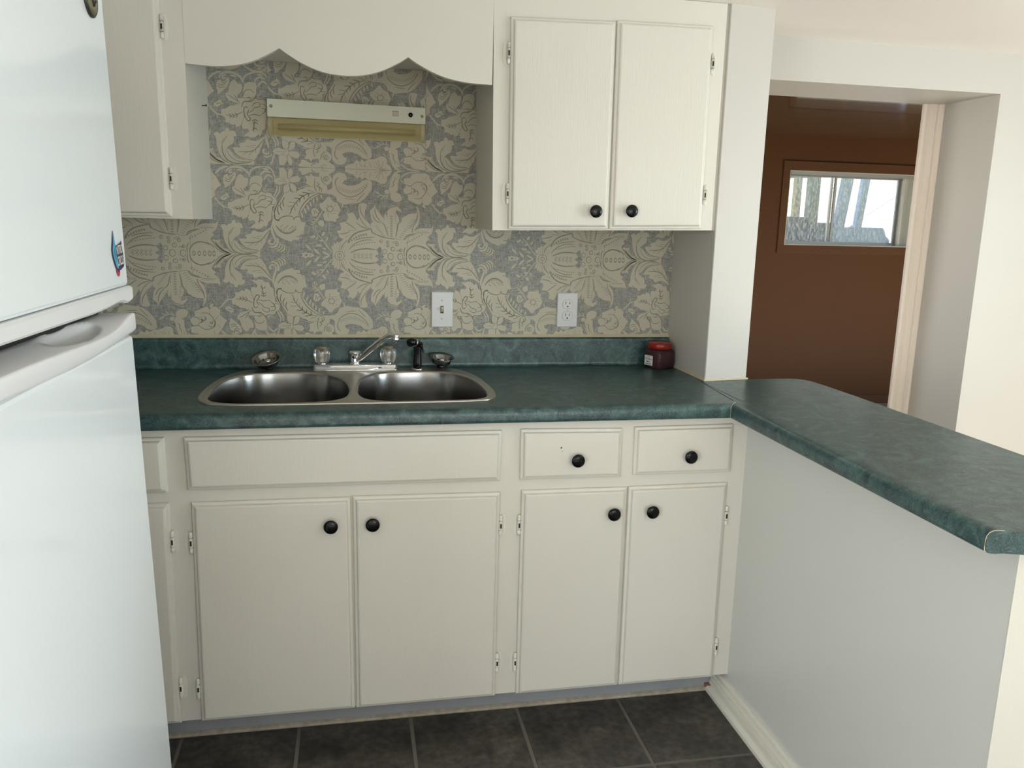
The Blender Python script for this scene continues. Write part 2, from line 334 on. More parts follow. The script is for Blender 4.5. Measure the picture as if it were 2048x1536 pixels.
WP_PALE="""4:-721,2433,-651,2540,-536,2596,-385,2607,-237,2565,-108,2474,-28,2323
4:-1031,2384,-914,2502,-780,2583,-648,2607
5:-467,2442,-471,2346,-532,2229,-669,2091,-767,1992
3:-532,2459,-590,2418,-626,2455,-596,2504,-521,2516
3:-45,2380,-3,2497,123,2587,296,2645,486,2639,617,2557,679,2405,714,2281
3:287,2363,347,2471,482,2504,595,2460
3:378,2231,438,2339,535,2391,648,2308
2.6:-1080,1694,-955,1544,-829,1422,-698,1387
2.4:-829,1412,-816,1277
1.3:357,1912,451,2147
1.3:357,1912,518,2130
1.3:357,1912,657,1989
1.3:357,1912,664,1921
1.3:357,1912,576,1841
1.3:357,1912,345,2105
2.6:747,2099,752,1963,650,1756
2.6:823,2082,828,1927,707,1728
2:2117,1376,1995,1194,1914,1073,1794,1010
1.8:1905,674,2061,518,2177,359,2293,200,2510,-2
2:1613,-25,2530,-14
2.4:2696,1669,2725,1591,2693,1471
2.4:2049,1906,2246,1912,2442,1879,2559,1784
3.4:3979,2154,4100,2248,4202,2430,4344,2573,4567,2670,5136,2684
2.6:4264,2787,4405,2723,4567,2680
2.6:4506,2440,4627,2543,4810,2619,5116,2650
1.6:3676,2036,3836,1941,3997,1867,4159,1911"""
WP_DARK="""1.6:-715,519,-711,362,-669,225,-560,88,-371,9,-179,12,15,39,132,81
0.9:-568,365,-498,208,-330,93,-139,56,94,100
0.9:-409,269,-288,173,-60,117
1.3:502,742,402,622,221,420,26,357,-263,351
1.2:264,559,110,546
1.2:204,479,-45,523
1.2:46,367,-132,255
1.2:201,400,41,248
1.2:251,440,256,322
1.2:341,551,377,443
1.8:-1119,373,-1012,218,-847,83,-640,-8
1.2:-1143,255,-1017,100,-849,20,-660,-12
1:-730,145,-657,67,-506,10
0.9:-649,716,-702,598,-715,519
0.8:-551,797,-601,737,-664,599
1.5:782,372,719,231,582,189
1.5:836,333,797,203,659,150
1.5:898,314,884,184,765,108
1.5:965,266,961,136,852,78
1.5:1012,227,1014,137,949,76
1:-575,1400,-415,1362,-222,1429,-67,1511
1.2:-498,1431,-415,1369,-465,1306
1.2:-412,1439,-329,1378,-379,1304
1.2:-316,1465,-242,1399,-293,1311
1.2:172,1245,270,1297,345,1240
1.2:189,1167,263,1218,346,1162
1.2:163,990,261,1048,321,994
1.2:260,1286,230,1129,200,932
1.4:70,1603,33,1650,-34,1629,-48,1512,-15,1357,57,1252,126,1283,100,1360,45,1437,67,1515,107,1575
1.4:-101,1627,-78,1744,1,1804,153,1809,271,1909,354,2086
1:196,1674,247,1753,382,1787,417,1681,262,1637,182,1538,65,1476
1:101,1399,256,1443,408,1408
1:453,1623,568,1607,546,1529,448,1448
1:439,1759,572,1724,608,1647,566,1529,701,1533
1:-90,1917,12,2113,165,2138,276,2045
1:42,1902,119,1924,174,1867,97,1826
1:-315,1987,-244,1874,-154,1722
1:-504,1981,-357,1890,-228,1797
1:-29,2035,-72,1898
1:-98,1179,-138,1120
1:578,1295,590,1079,547,941
1:-755,2279,-664,2225,-531,2268
1:-777,2212,-685,2163,-571,2190
1:-657,2397,-632,2312,-567,2295,-489,2365
1:-837,1682,-760,1723,-685,1706
1:776,2225,1026,2224
1:1079,2593,1083,2323
1:1105,2285,1243,2386
1:995,2155,940,2047,936,1891
1:1140,2160,1155,1976,1230,1900
1:1103,2203,1276,2184
1:894,2316,1008,2253
1:1046,2244,1022,2088
1.2:669,1219,684,1082,780,1065,820,1105,938,1167,1075,1190,1201,1164,1237,1056
1.2:1237,1076,1248,1126,1328,1167,1425,1160,1461,1022
1.3:1115,1231,1219,1469,1339,1630,1519,1792,1696,1876,1912,1912
1.5:1063,1465,1210,1499
1.5:1086,1603,1270,1592
1.5:1245,1725,1420,1720,1416,1593
1.5:1393,1827,1538,1796,1559,1695
1.5:1502,1918,1696,1876,1674,1757
1.5:1679,1983,1854,1939
1.5:1179,1449,1146,1290
1.5:1243,1509,1284,1363
1.5:1329,1610,1352,1493
1.5:813,848,911,910
1.5:927,782,1067,904
1.5:1083,775,1223,898
1.5:1201,788,1301,880
1.3:1387,1198,1420,1357,1523,1547,1673,1708,1852,1831,2049,1916
0.8:1368,1983,1623,2088,1760,2102
1:1583,2048,1427,2004,1338,1943
2:697,885,809,740,924,673,1060,660,1199,715,1299,810
1.4:978,1756,916,1617,950,1462
1.4:877,1616,834,1478,898,1343
1.4:797,1536,753,1358,807,1213
1.4:626,1296,759,1535,962,1872
1.4:643,1218,668,1101,744,1044,821,1046
1.4:718,1455,665,1297,671,1180
0.9:919,1852,798,1673,735,1495
1:1273,571,1391,574,1472,685
1:1530,646,1455,764
1:2159,1476,2266,1423
1:2230,1577,2307,1480
1:2378,1601,2366,1482
1:2268,1499,2377,1512,2425,1434,2364,1353,2265,1370,2241,1438,2268,1499
1:2274,1330,2276,1181
1:2444,1385,2573,1388
1:2195,1318,2266,1380
1:2314,1302,2512,1297
1:2436,1503,2516,1565
1:1803,1387,1860,1329,1839,1230
1:1892,1409,1919,1311,1997,1293
1.2:1779,562,1810,562
1.2:1971,305,2003,306
1.2:1652,219,1684,219
1.5:1534,-31,1575,22,1633,-13
0.7:2410,-7,2420,-6
0.7:2420,49,2430,65
0.7:2447,100,2374,208
0.7:2486,142,2433,290
0.7:2536,170,2507,346
0.7:2591,183,2589,371
0.7:2647,179,2672,363
0.7:2699,159,2749,322
0.7:2743,124,2813,253
0.7:2774,77,2765,99
2.6:2723,15,2767,24
2.6:2706,61,2744,85
2.6:2673,95,2699,132
2.6:2629,114,2639,158
2.6:2581,115,2574,158
2.6:2535,96,2512,133
2.6:2499,62,2464,86
2.6:2479,16,2436,25
1:2668,-8,2665,15,2655,35,2638,50,2617,58,2595,60,2573,53,2554,40,2540,22,2533,0
1.3:2525,2117,2504,2234,2529,2323,2609,2395
1.2:2535,2118,2563,2001,2680,1906,2838,1832,3037,1828,3217,1903,3379,2046,3480,2208
1.3:2584,2080,2619,2010
1.1:2612,2124,2647,2072
1.3:2649,2052,2684,1982
1.1:2677,2096,2712,2044
1.3:2714,2026,2749,1956
1.1:2742,2070,2777,2018
1.3:2779,2004,2814,1934
1.1:2808,2048,2843,1996
1.3:2845,1988,2879,1918
1.1:2873,2032,2908,1980
1.3:2910,1980,2945,1910
1.1:2939,2025,2974,1972
1.3:2976,1981,3011,1911
1.1:3004,2025,3040,1973
1.3:3042,1991,3077,1921
1.1:3070,2036,3106,1984
1.3:3108,2011,3143,1941
1.1:3137,2056,3172,2003
1.3:3174,2040,3209,1970
1.1:3203,2084,3238,2032
1.3:3241,2077,3276,2007
1.1:3269,2121,3305,2069
1.3:3307,2120,3342,2050
1.1:3336,2165,3371,2112
1.3:3374,2168,3409,2098
1.1:3402,2213,3438,2161
1.3:3440,2219,3476,2149
1.1:3469,2263,3504,2211
0.8:2777,1770,2916,1755,3096,1744
1:3155,1682,3256,1805,3398,1948
1:2319,2342,2281,2400,2200,2402,2151,2346,2178,2284,2257,2272,2319,2341
1:2270,2340,2254,2364,2220,2365,2199,2342,2211,2316,2244,2311,2270,2340
1.1:1939,2235,2015,2160,1936,2114
1.1:1902,2351,1878,2155,1933,1961
1.1:2079,2425,2115,2261,2212,2186
1.1:2014,2101,2091,2025,2069,1926
1.1:2064,2609,2219,2537
1.1:2103,2650,2258,2577
1.1:1936,2118,2033,2062,2011,1964
1.1:1791,2619,1848,2543,1926,2546
1.1:2153,2164,2270,2148
1.1:3901,2636,3739,2414
1.1:3901,2626,3809,2357
1.1:3921,2627,3980,2402
1.1:3891,2636,3700,2570
1.1:3921,2647,4082,2583
1.1:3601,2586,3539,2407
1.1:3401,2599,3420,2462
1.1:3321,2576,3241,2475
1.1:3163,2610,3141,2491
1.1:3921,2647,4183,2656
1.1:3361,2558,3501,2583
1.1:4344,2474,4323,2354,4282,2293,4292,2194,4221,2152
1:4445,2517,4384,2376
1.2:4283,2591,4182,2409,4080,2227,3999,2125
1.1:4644,2246,4807,2207,4868,2233
1.1:4868,2233,5011,2334,5175,2323,5298,2267,5344,2128,5279,1986,5177,1862,5053,1818,4930,1835
1.1:5135,2202,5196,2264,5299,2227,5320,2128,5258,2045
1.1:5196,2164,5248,2165,5258,2116,5207,2114,5196,2164
1.1:4869,2133,4971,2096,4930,1995
1.1:4930,2015,5012,2058,5074,1999,5012,1917
1.1:4869,1973,4951,1936
1.1:4685,1947,4828,1972,4869,2053
1.1:4848,2212,4869,2093
1.1:5341,2028,5444,1910
1.1:5402,2210,5484,2273
1.1:5298,2387,5318,2508
1.1:5177,1862,5198,1742
1.1:5012,2098,5053,1979
1.1:4909,2115,4950,2056,4910,2014
1.9:2941,101,3174,196,3438,231,3722,206
1.9:2854,393,2977,597,3181,743,3555,842
1.2:3056,478,3299,559,3685,592
1.2:2892,191,3075,377,3380,500,3643,500
1.2:2650,187,2713,350,2856,494
1.2:2598,670,2778,694,2939,757
1.2:3606,843,3625,732,3990,598,4317,544
1.2:3911,1062,4013,964,4093,661
1.2:3702,1499,3751,1259,3911,1062
1.2:4401,1034,4400,831,4358,606
1.2:3994,1306,3993,1125
1.2:3124,1043,3303,907,3545,852
1.2:3285,1067,3444,910
1.2:2784,1055,2962,939,3121,822
1.2:2880,796,3121,792
1.2:4565,1240,4503,1036
1.2:5058,1394,5017,1150,4894,923,4873,760
1.2:4605,530,4687,654,4894,719,5018,722
1.2:4646,530,4729,634,4935,700
1.2:3250,1566,3268,1367,3446,1091
1.2:3630,1296,3729,1118,3871,1041
1.2:4096,1429,4198,1532,4361,1557
1.2:2776,573,2898,636
1.1:3700,956,3744,933
1.1:3769,978,3744,933
1.1:3734,913,3778,889
1.1:3803,934,3778,889
1.1:3768,869,3813,846
1.1:3837,891,3813,846
1.1:3802,825,3847,802
1.1:3871,847,3847,802
1.1:3836,782,3881,758
1.1:3906,803,3881,758
1.1:3871,738,3915,714
1.1:3940,760,3915,714
1.1:3905,694,3950,671
1.1:3974,716,3950,671
1.1:3939,650,3984,627
1.1:4009,672,3984,627
1.1:3974,606,4019,583
1.1:4043,628,4019,583
1.6:4177,1270,4269,1253
1.4:4197,1235,4248,1232
1.6:4177,1194,4268,1176
1.4:4197,1158,4248,1155
1.6:4176,1117,4268,1099
1.4:4196,1081,4247,1078
1.6:4176,1040,4268,1022
1.4:4196,1004,4247,1002
1.6:4176,963,4267,945
1.4:4196,927,4247,925
1.6:4175,886,4267,868
1.4:4196,850,4247,848
1.6:4175,809,4267,791
1.4:4195,773,4246,770
1.6:4175,732,4267,714
1.4:4195,696,4246,693
1.6:4174,655,4266,637
1.4:4195,619,4246,616
1.3:4864,1183,4959,1145
1.3:4819,1121,4914,1083
1.3:4774,1059,4869,1020
1.3:4729,997,4823,958
1.3:4684,935,4778,896
1.3:4638,873,4733,834
1.3:4593,811,4688,772
1.3:4548,749,4642,710
1.3:4502,687,4597,648
1.3:4457,624,4552,586
1.5:5058,1273,5007,1170
1.5:5005,1198,4953,1096
1.5:4951,1124,4900,1021
1.5:4898,1050,4846,947
1.5:4844,975,4793,872
1.3:4299,1354,4381,1316
1.3:4311,1282,4381,1243
1.3:4323,1210,4381,1171
1.3:4335,1137,4380,1098
1.3:4348,1065,4380,1025
1.3:2871,433,2895,462,2919,434,2894,406
1.3:2946,482,2971,511,2994,483,2970,454
1.3:3021,529,3046,558,3070,530,3045,501
1.3:3097,571,3121,600,3145,572,3121,544
1.3:3172,608,3197,636,3220,609,3196,580
1.3:3247,636,3272,665,3296,637,3271,609
1.3:3322,656,3347,685,3371,657,3346,628
1.3:3398,666,3422,695,3446,667,3422,638
0.9:2973,282,2994,310,3014,282
0.9:3050,303,3070,332,3090,304
0.9:3126,324,3147,353,3167,325
0.9:3203,344,3223,373,3243,345
0.9:3279,363,3300,392,3320,364
0.9:3356,379,3377,408,3397,380
0.9:3433,393,3453,422,3473,394
0.9:3509,404,3530,433,3550,405
0.9:3586,412,3607,441,3627,413
0.9:3663,416,3684,445,3704,417
1.8:3015,47,3079,-1
1.6:3052,92,3111,32
1.8:3140,49,3204,1
1.6:3177,95,3237,34
1.8:3266,51,3330,3
1.6:3303,97,3363,37
1.8:3391,53,3456,6
1.6:3428,99,3489,39
1.8:3517,56,3582,8
1.6:3555,101,3615,41
-1:3722,206,3866,311,3916,230,3906,128,3987,-2,3690,-7,3824,85
1:4074,151,4053,201,4002,219,3953,196,3934,145,3958,96,4010,81,4058,107,4074,151
1.6:3996,150,4012,150
1:4327,238,4308,281,4263,298,4220,277,4203,232,4224,189,4270,175,4313,199,4327,237
1.6:4257,236,4273,237
1:3942,475,3929,507,3897,519,3865,504,3853,471,3868,440,3901,430,3932,447,3942,475
1.6:3889,474,3906,475
1:4143,449,4130,478,4101,489,4072,475,4061,445,4075,417,4105,407,4133,423,4143,449
1.6:4094,448,4110,448
1:4444,383,4430,415,4398,427,4366,412,4354,379,4369,348,4403,338,4434,355,4444,383
1.6:4391,382,4407,382
1:4563,201,4551,230,4521,241,4492,227,4481,197,4495,169,4526,159,4554,175,4563,201
1.6:4514,200,4530,200
1:4148,337,4137,363,4111,373,4084,360,4075,333,4087,308,4114,299,4140,313,4148,336
1.6:4103,336,4120,336
1:4274,21,4250,80,4190,102,4132,74,4110,14,4138,-43,4199,-62,4256,-31,4274,21
1.6:4184,20,4200,20
1:4584,16,4559,75,4499,97,4440,69,4419,9,4447,-48,4508,-67,4565,-36,4584,16
1.6:4493,15,4509,15
1:4235,461,4286,401
1:4378,157,4398,218
1:4264,470,4315,409
1:4407,157,4423,219
1:4292,478,4344,418
1:4435,158,4448,219
1:4321,487,4372,427
1:4464,158,4473,220
1:4350,496,4401,435
1:4493,159,4497,220
1:4379,504,4430,444
1:4522,159,4522,221
1.3:4625,9,4615,181,4667,305
1.7:4694,2,4705,142,4808,277,4974,348,5140,331,5286,255
1.3:5182,346,5349,256,5412,175
1.8:5327,411,5474,259,5642,96,5853,27
1.3:4763,-1,4808,72,4854,0
1.3:4918,1,4964,74,5010,3
1.3:5074,4,5120,77,5166,5
1.3:5220,6,5266,79,5312,8
1.3:5345,8,5391,82,5438,10
1.4:4684,449,4746,430
1.1:4705,501,4725,430
1.4:4763,492,4825,477
1.1:4783,539,4804,472
1.4:4841,534,4903,523
1.1:4862,578,4882,515
1.4:4920,577,4982,570
1.1:4940,616,4961,557
1.4:4998,619,5060,617
1.1:5019,655,5040,600
1.4:5077,662,5139,663
1.1:5097,693,5118,642
1.4:5155,705,5218,710
1.1:5176,732,5197,685
1.2:5035,753,4994,814
1.2:5035,753,5097,775
1.2:5101,761,5060,815
1.2:5101,755,5164,776
1.2:5168,768,5126,817
1.2:5168,756,5230,778
1.2:5234,776,5192,818
1.2:5234,758,5296,779
1.2:5300,784,5259,820
1.2:5301,759,5363,781
1.2:5367,791,5325,821
1.2:5367,761,5429,782"""
# ------------------------------------------------------------------ mesh helpers
class MB:
    def __init__(s): s.v = []; s.f = []; s.mi = []; s.sm = []; s.cur = 0; s.smooth = False
    def slot(s, i): s.cur = i; return s
    def face(s, idx): s.f.append(tuple(idx)); s.mi.append(s.cur); s.sm.append(s.smooth)
    def add(s, vs, fs):
        b = len(s.v); s.v += [tuple(p) for p in vs]
        for f in fs: s.face([b+i for i in f])
        return s
    def box(s, x0, x1, y0, y1, z0, z1):
        return s.add([(x0,y0,z0),(x1,y0,z0),(x1,y1,z0),(x0,y1,z0),(x0,y0,z1),(x1,y0,z1),(x1,y1,z1),(x0,y1,z1)],
                     [(0,3,2,1),(4,5,6,7),(0,1,5,4),(1,2,6,5),(2,3,7,6),(3,0,4,7)])
    def bbox(s, x0, x1, y0, y1, z0, z1, r=.002):
        """box with all edges chamfered"""
        x = (x0, x0+r, x1-r, x1); y = (y0, y0+r, y1-r, y1); z = (z0, z0+r, z1-r, z1)
        bm = bmesh.new()
        bmesh.ops.create_cube(bm, size=1)
        for v in bm.verts:
            v.co = Vector((x0 if v.co.x < 0 else x1, y0 if v.co.y < 0 else y1, z0 if v.co.z < 0 else z1))
        bmesh.ops.bevel(bm, geom=bm.edges[:], offset=r, segments=2, profile=.5, affect='EDGES')
        return s.bm(bm)
    def bm(s, bm, T=None):
        bm.verts.index_update(); b = len(s.v)
        for v in bm.verts: s.v.append(tuple(T @ v.co if T else v.co))
        for f in bm.faces: s.face([b+v.index for v in f.verts])
        bm.free(); return s
    def prism(s, poly, axis, a, b):
        """extrude a 2D polygon (any winding, concave allowed) along axis between a and b"""
        def P(p, t):
            return {'x': (t, p[0], p[1]), 'y': (p[0], t, p[1]), 'z': (p[0], p[1], t)}[axis]
        n = len(poly); base = len(s.v)
        s.v += [P(p, a) for p in poly] + [P(p, b) for p in poly]
        tris = tessellate_polygon([[Vector((p[0], p[1], 0)) for p in poly]])
        for t in tris:
            s.face([base+i for i in t]); s.face([base+n+i for i in reversed(t)])
        for i in range(n): s.face([base+i, base+(i+1) % n, base+n+(i+1) % n, base+n+i])
        return s
    def hexa(s, a, b):
        """a, b: matching 4 point loops"""
        s.add(list(a)+list(b), [(0,3,2,1),(4,5,6,7),(0,1,5,4),(1,2,6,5),(2,3,7,6),(3,0,4,7)]); return s
    def rings(s, rings, closed=True, cap0=True, cap1=True):
        n = len(rings[0]); b = len(s.v)
        for r in rings: s.v += [tuple(p) for p in r]
        for k in range(len(rings)-1):
            for i in range(n if closed else n-1):
                j = (i+1) % n
                s.face([b+k*n+i, b+k*n+j, b+(k+1)*n+j, b+(k+1)*n+i])
        if cap0: s.face([b+i for i in reversed(range(n))])
        if cap1: s.face([b+(len(rings)-1)*n+i for i in range(n)])
        return s
    def lathe(s, prof, c=(0,0,0), axis=(0,0,1), seg=32, mod=None, cap0=True, cap1=True):
        ax = Vector(axis).normalized(); q = ax.to_track_quat('Z', 'Y'); c = Vector(c); R = []
        for r, h in prof:
            ring = []
            for k in range(seg):
                a = 2*math.pi*k/seg; rr = r*(mod(a) if mod else 1)
                ring.append(c + q @ Vector((rr*math.cos(a), rr*math.sin(a), h)))
            R.append(ring)
        return s.rings(R, True, cap0, cap1)
    def tube(s, pts, rad, seg=12):
        pts = [Vector(p) for p in pts]; rad = rad if isinstance(rad, (list, tuple)) else [rad]*len(pts)
        R = []; upv = Vector((0.03, .02, 1))
        for i, p in enumerate(pts):
            d = (pts[min(i+1, len(pts)-1)]-pts[max(i-1, 0)]).normalized()
            a = d.cross(upv)
            if a.length < 1e-3: a = d.cross(Vector((1, 0, 0)))
            a.normalize(); b = a.cross(d)
            R.append([p + a*rad[i]*math.cos(t) + b*rad[i]*math.sin(t) for t in [2*math.pi*k/seg for k in range(seg)]])
        return s.rings(R)
    def build(s, name, mats, parent=None, loc=None, fix=True):
        me = bpy.data.meshes.new(name)
        org = Vector(loc) if loc is not None else None
        vs = [tuple(Vector(p)-org) for p in s.v] if org is not None else s.v
        me.from_pydata(vs, [], s.f)
        for mm in (mats if isinstance(mats, (list, tuple)) else [mats]): me.materials.append(M[mm])
        me.polygons.foreach_set('material_index', s.mi)
        me.polygons.foreach_set('use_smooth', s.sm)
        if fix:
            bm = bmesh.new(); bm.from_mesh(me)
            bmesh.ops.recalc_face_normals(bm, faces=bm.faces[:]); bm.to_mesh(me); bm.free()
        me.update()
        o = bpy.data.objects.new(name, me); COL.objects.link(o)
        if org is not None: o.location = org
        if parent: o.parent = parent
        return o

def tag(o, label=None, cat=None, group=None, kind=None):
    if label: o['label'] = label
    if cat: o['category'] = cat
    if group: o['group'] = group
    if kind: o['kind'] = kind
    return o
def thing(name, label, cat, loc=(0,0,0), group=None):
    o = bpy.data.objects.new(name, None); COL.objects.link(o); o.location = loc
    o.empty_display_size = .05
    return tag(o, label, cat, group)
def struct(o, label, cat='room'): return tag(o, label, cat, None, 'structure')
def crom(pts, n=6, closed=False):
    P = [Vector(p) for p in pts]; out = []; N = len(P)
    for i in range(N if closed else N-1):
        g = (lambda k: P[k % N]) if closed else (lambda k: P[max(0, min(N-1, k))])
        a, b, c, d = g(i-1), g(i), g(i+1), g(i+2)
        for k in range(n):
            t = k/n
            out.append(.5*((2*b)+(c-a)*t+(2*a-5*b+4*c-d)*t*t+(3*b-a-3*c+d)*t**3))
    if not closed: out.append(P[-1])
    return out
def local(o, parent): o.parent = parent; return o

H_CEIL = 2.012
# ------------------------------------------------------------------ room shell
b = MB(); b.box(-1.6, 4.3, -5.2, 3.4, -.06, -.002)
# tiles as raised squares on a grout bed
fl = b.build('floor', 'grout'); struct(fl, 'dark slate look floor tiles with pale grout lines', 'floor')
b = MB()
TX0, TY0, TP = -.069-.306*5, -.866-.306*14, .3063
for i in range(20):
    for j in range(28):
        x0 = TX0+i*TP; y0 = TY0+j*TP
        if x0+TP > 4.3 or y0+TP > 3.3: continue
        g = .0042
        b.add([(x0+g, y0+g, -.004), (x0+TP-g, y0+g, -.004), (x0+TP-g, y0+TP-g, -.004), (x0+g, y0+TP-g, -.004),
               (x0+g+.0015, y0+g+.0015, 0), (x0+TP-g-.0015, y0+g+.0015, 0), (x0+TP-g-.0015, y0+TP-g-.0015, 0), (x0+g+.0015, y0+TP-g-.0015, 0)],
              [(4,5,6,7),(0,1,5,4),(1,2,6,5),(2,3,7,6),(3,0,4,7)])
b.build('tile_surface', 'tile', fl)
b = MB(); b.box(1.86, 4.1, -5.0, .3, -.002, .004); b.box(-1.5, 1.86, -5.0, -3.3, -.002, .004); b.box(1.86, 7, .3, 3.2, -.002, .004)  # pale floor added to bounce sunlight up onto the ceiling
b.build('bounce_floor', 'bounce_floor', fl)

# back wall with the wide opening (front face y = 0)
b = MB()
OX0, OX1, OZ = 1.6, 2.664, 1.874
b.box(-1.5, OX0, 0, .30, 0, H_CEIL+.1); b.box(OX1, 4.2, 0, .30, 0, H_CEIL+.1); b.box(OX0, OX1, 0, .30, OZ, H_CEIL+.1)
wb = b.build('wall_back', 'wall'); struct(wb, 'off white wall with a wide opening into the brown room', 'wall')
b = MB(); b.box(-1.5, 4.3, -5.2, 0, H_CEIL, H_CEIL+.08)
struct(b.build('ceiling', 'ceil'), 'low warm white kitchen ceiling', 'ceiling')
def wall_with_window(axis, pos, th, a0, a1, w):
    b = MB(); (u0, u1, z0, z1) = w
    def bx(p0, p1, q0, q1):
        if axis == 'y': b.box(p0, p1, pos, pos+th, q0, q1)
        else: b.box(pos, pos+th, p0, p1, q0, q1)
    bx(a0, u0, 0, H_CEIL+.08); bx(u1, a1, 0, H_CEIL+.08); bx(u0, u1, 0, z0); bx(u0, u1, z1, H_CEIL+.08)
    return b
b = wall_with_window('y', -5.12, .12, -1.5, 4.2, (.55, 2.55, .6, 1.88))  # window openings in the rear, left and right walls are assumed
struct(b.build('wall_rear', 'wall'), 'plain wall behind the viewer with an assumed wide window', 'wall')
b = wall_with_window('x', -1.62, .12, -5.0, .3, (-4.65, -3.05, .7, 1.88))
struct(b.build('wall_left', 'wall'), 'plain wall on the kitchen left with an assumed window', 'wall')
b = MB()
b.box(-1.60, -1.55, -4.65, -4.61, .7, 1.88); b.box(-1.60, -1.55, -3.09, -3.05, .7, 1.88); b.box(-1.60, -1.55, -4.61, -3.09, .7, .74); b.box(-1.60, -1.55, -4.61, -3.09, 1.84, 1.88)
struct(b.build('assumed_window_4', 'trim'), 'assumed white framed window on the left', 'window')  # unseen window assumed around the left daylight lamp
b = wall_with_window('x', 4.1, .12, -5.0, 0, (-3.25, -1.45, .7, 1.88))
struct(b.build('wall_right', 'wall'), 'plain wall on the dining side with an assumed window', 'wall')
def frame_y(x0, x1, y0, y1, z0, z1, t):
    b = MB(); b.box(x0, x0+t, y0, y1, z0, z1); b.box(x1-t, x1, y0, y1, z0, z1); b.box(x0+t, x1-t, y0, y1, z0, z0+t); b.box(x0+t, x1-t, y0, y1, z1-t, z1)
    return b
b = frame_y(.55, 2.55, -5.11, -5.04, .6, 1.88, .04); b.box(1.53, 1.57, -5.11, -5.05, .64, 1.84)
struct(b.build('assumed_window_2', 'trim'), 'assumed white framed window behind the viewer', 'window')  # assumed frame for the rear daylight lamp, out of view
b = MB()
b.box(4.13, 4.21, -3.25, -3.21, .7, 1.88); b.box(4.13, 4.21, -1.49, -1.45, .7, 1.88); b.box(4.13, 4.21, -3.21, -1.49, .7, .74); b.box(4.13, 4.21, -3.21, -1.49, 1.84, 1.88); b.box(4.15, 4.19, -2.37, -2.33, .74, 1.84)
struct(b.build('assumed_window_3', 'trim'), 'assumed white framed window on the dining side', 'window')  # out of view, window assumed where the side daylight lamp stands

# partition post at the end of the wall cabinets
b = MB()
b.prism([(1.4715, -.321), (1.4735, -.323), (1.6205, -.300), (1.622, -.298), (1.622, 0), (1.4715, 0)], 'z', .914, H_CEIL)
b.prism([(1.485, -.30), (1.61, -.29), (1.61, -.001), (1.485, -.001)], 'z', 0, .87)
pw = b.build('wall_partition', 'wall'); struct(pw, 'narrow off white partition end standing on the green counter beside the wall cabinet', 'wall')
b = MB()
b.prism([(1.4685, -.326), (1.627, -.303), (1.627, -.296), (1.4715, -.318)], 'z', .9145, .9195)
b.prism([(1.4685, -.326), (1.4715, -.323), (1.4715, -.022), (1.4685, -.022)], 'z', .9145, .921)
b.build('caulk_line', 'caulk', pw)

# second, inner layer of the wall with the doorway casing
b = MB()
b.box(-1.5, 1.0, .30, .36, 0, 2.3); b.box(2.64, 4.2, .30, .36, 0, 2.3)
b.box(1.0, 2.64, .30, .36, 2.088, 2.3)
struct(b.build('wall_inner', 'brown'), 'brown painted back of the dividing wall', 'wall')
b = MB()
prof = [(2.580, .300), (2.580, .288), (2.588, .282), (2.594, .282), (2.598, .286), (2.603, .286), (2.607, .280), (2.630, .277), (2.636, .281), (2.641, .281), (2.646, .274), (2.656, .272), (2.6635, .276), (2.6635, .300)]
b.prism(prof, 'z', .005, 1.8735)
struct(b.build('trim_1', 'trim_pink'), 'peach white fluted door casing at the back of the opening', 'trim')
# brown room
BZ = 2.087
b = MB(); b.box(1.0, 7.0, .36, 3.2, BZ, BZ+.06)
struct(b.build('ceiling', 'brown_gloss'), 'glossy dark brown ceiling beyond the opening', 'ceiling')
WX0, WX1, WZ0, WZ1 = 3.661, 4.727, 1.268, 1.826
b = MB()
b.box(1.0, WX0, 3.2, 3.36, 0, BZ+.06); b.box(WX1, 7.0, 3.2, 3.36, 0, BZ+.06); b.box(WX0, WX1, 3.2, 3.36, 0, WZ0); b.box(WX0, WX1, 3.2, 3.36, WZ1, BZ+.06)
wf = b.build('wall_far', 'brown'); struct(wf, 'brown painted far wall with a small sliding window', 'wall')
b = MB(); b.box(.94, 1.0, .36, .95, 0, BZ+.06); b.box(.94, 1.0, 2.55, 3.36, 0, BZ+.06); b.box(.94, 1.0, .95, 2.55, 0, .9); b.box(.94, 1.0, .95, 2.55, 1.9, BZ+.06)  # opening in this wall made up for the added fill lamp
struct(b.build('wall_brown_left', 'brown'), 'brown side wall out of sight on the left', 'wall')
b = MB(); b.box(7.0, 7.06, .36, 3.36, 0, BZ+.06)
struct(b.build('wall_brown_right', 'brown'), 'brown side wall out of sight on the right', 'wall')
b = MB(); b.box(1.0, 7.0, 3.186, 3.2, 0, .075)
struct(b.build('baseboard_far', 'brown_trim'), 'brown baseboard along the far wall', 'baseboard')
b = MB()
for cx, cz, r in ((3.553, 1.957, .006), (3.545, 1.935, .004)):
    b.lathe([(r, 0), (r*.8, .001)], (cx, 3.1995, cz), (0, -1, 0), 10)
b.build('nail_hole', 'dark', wf)

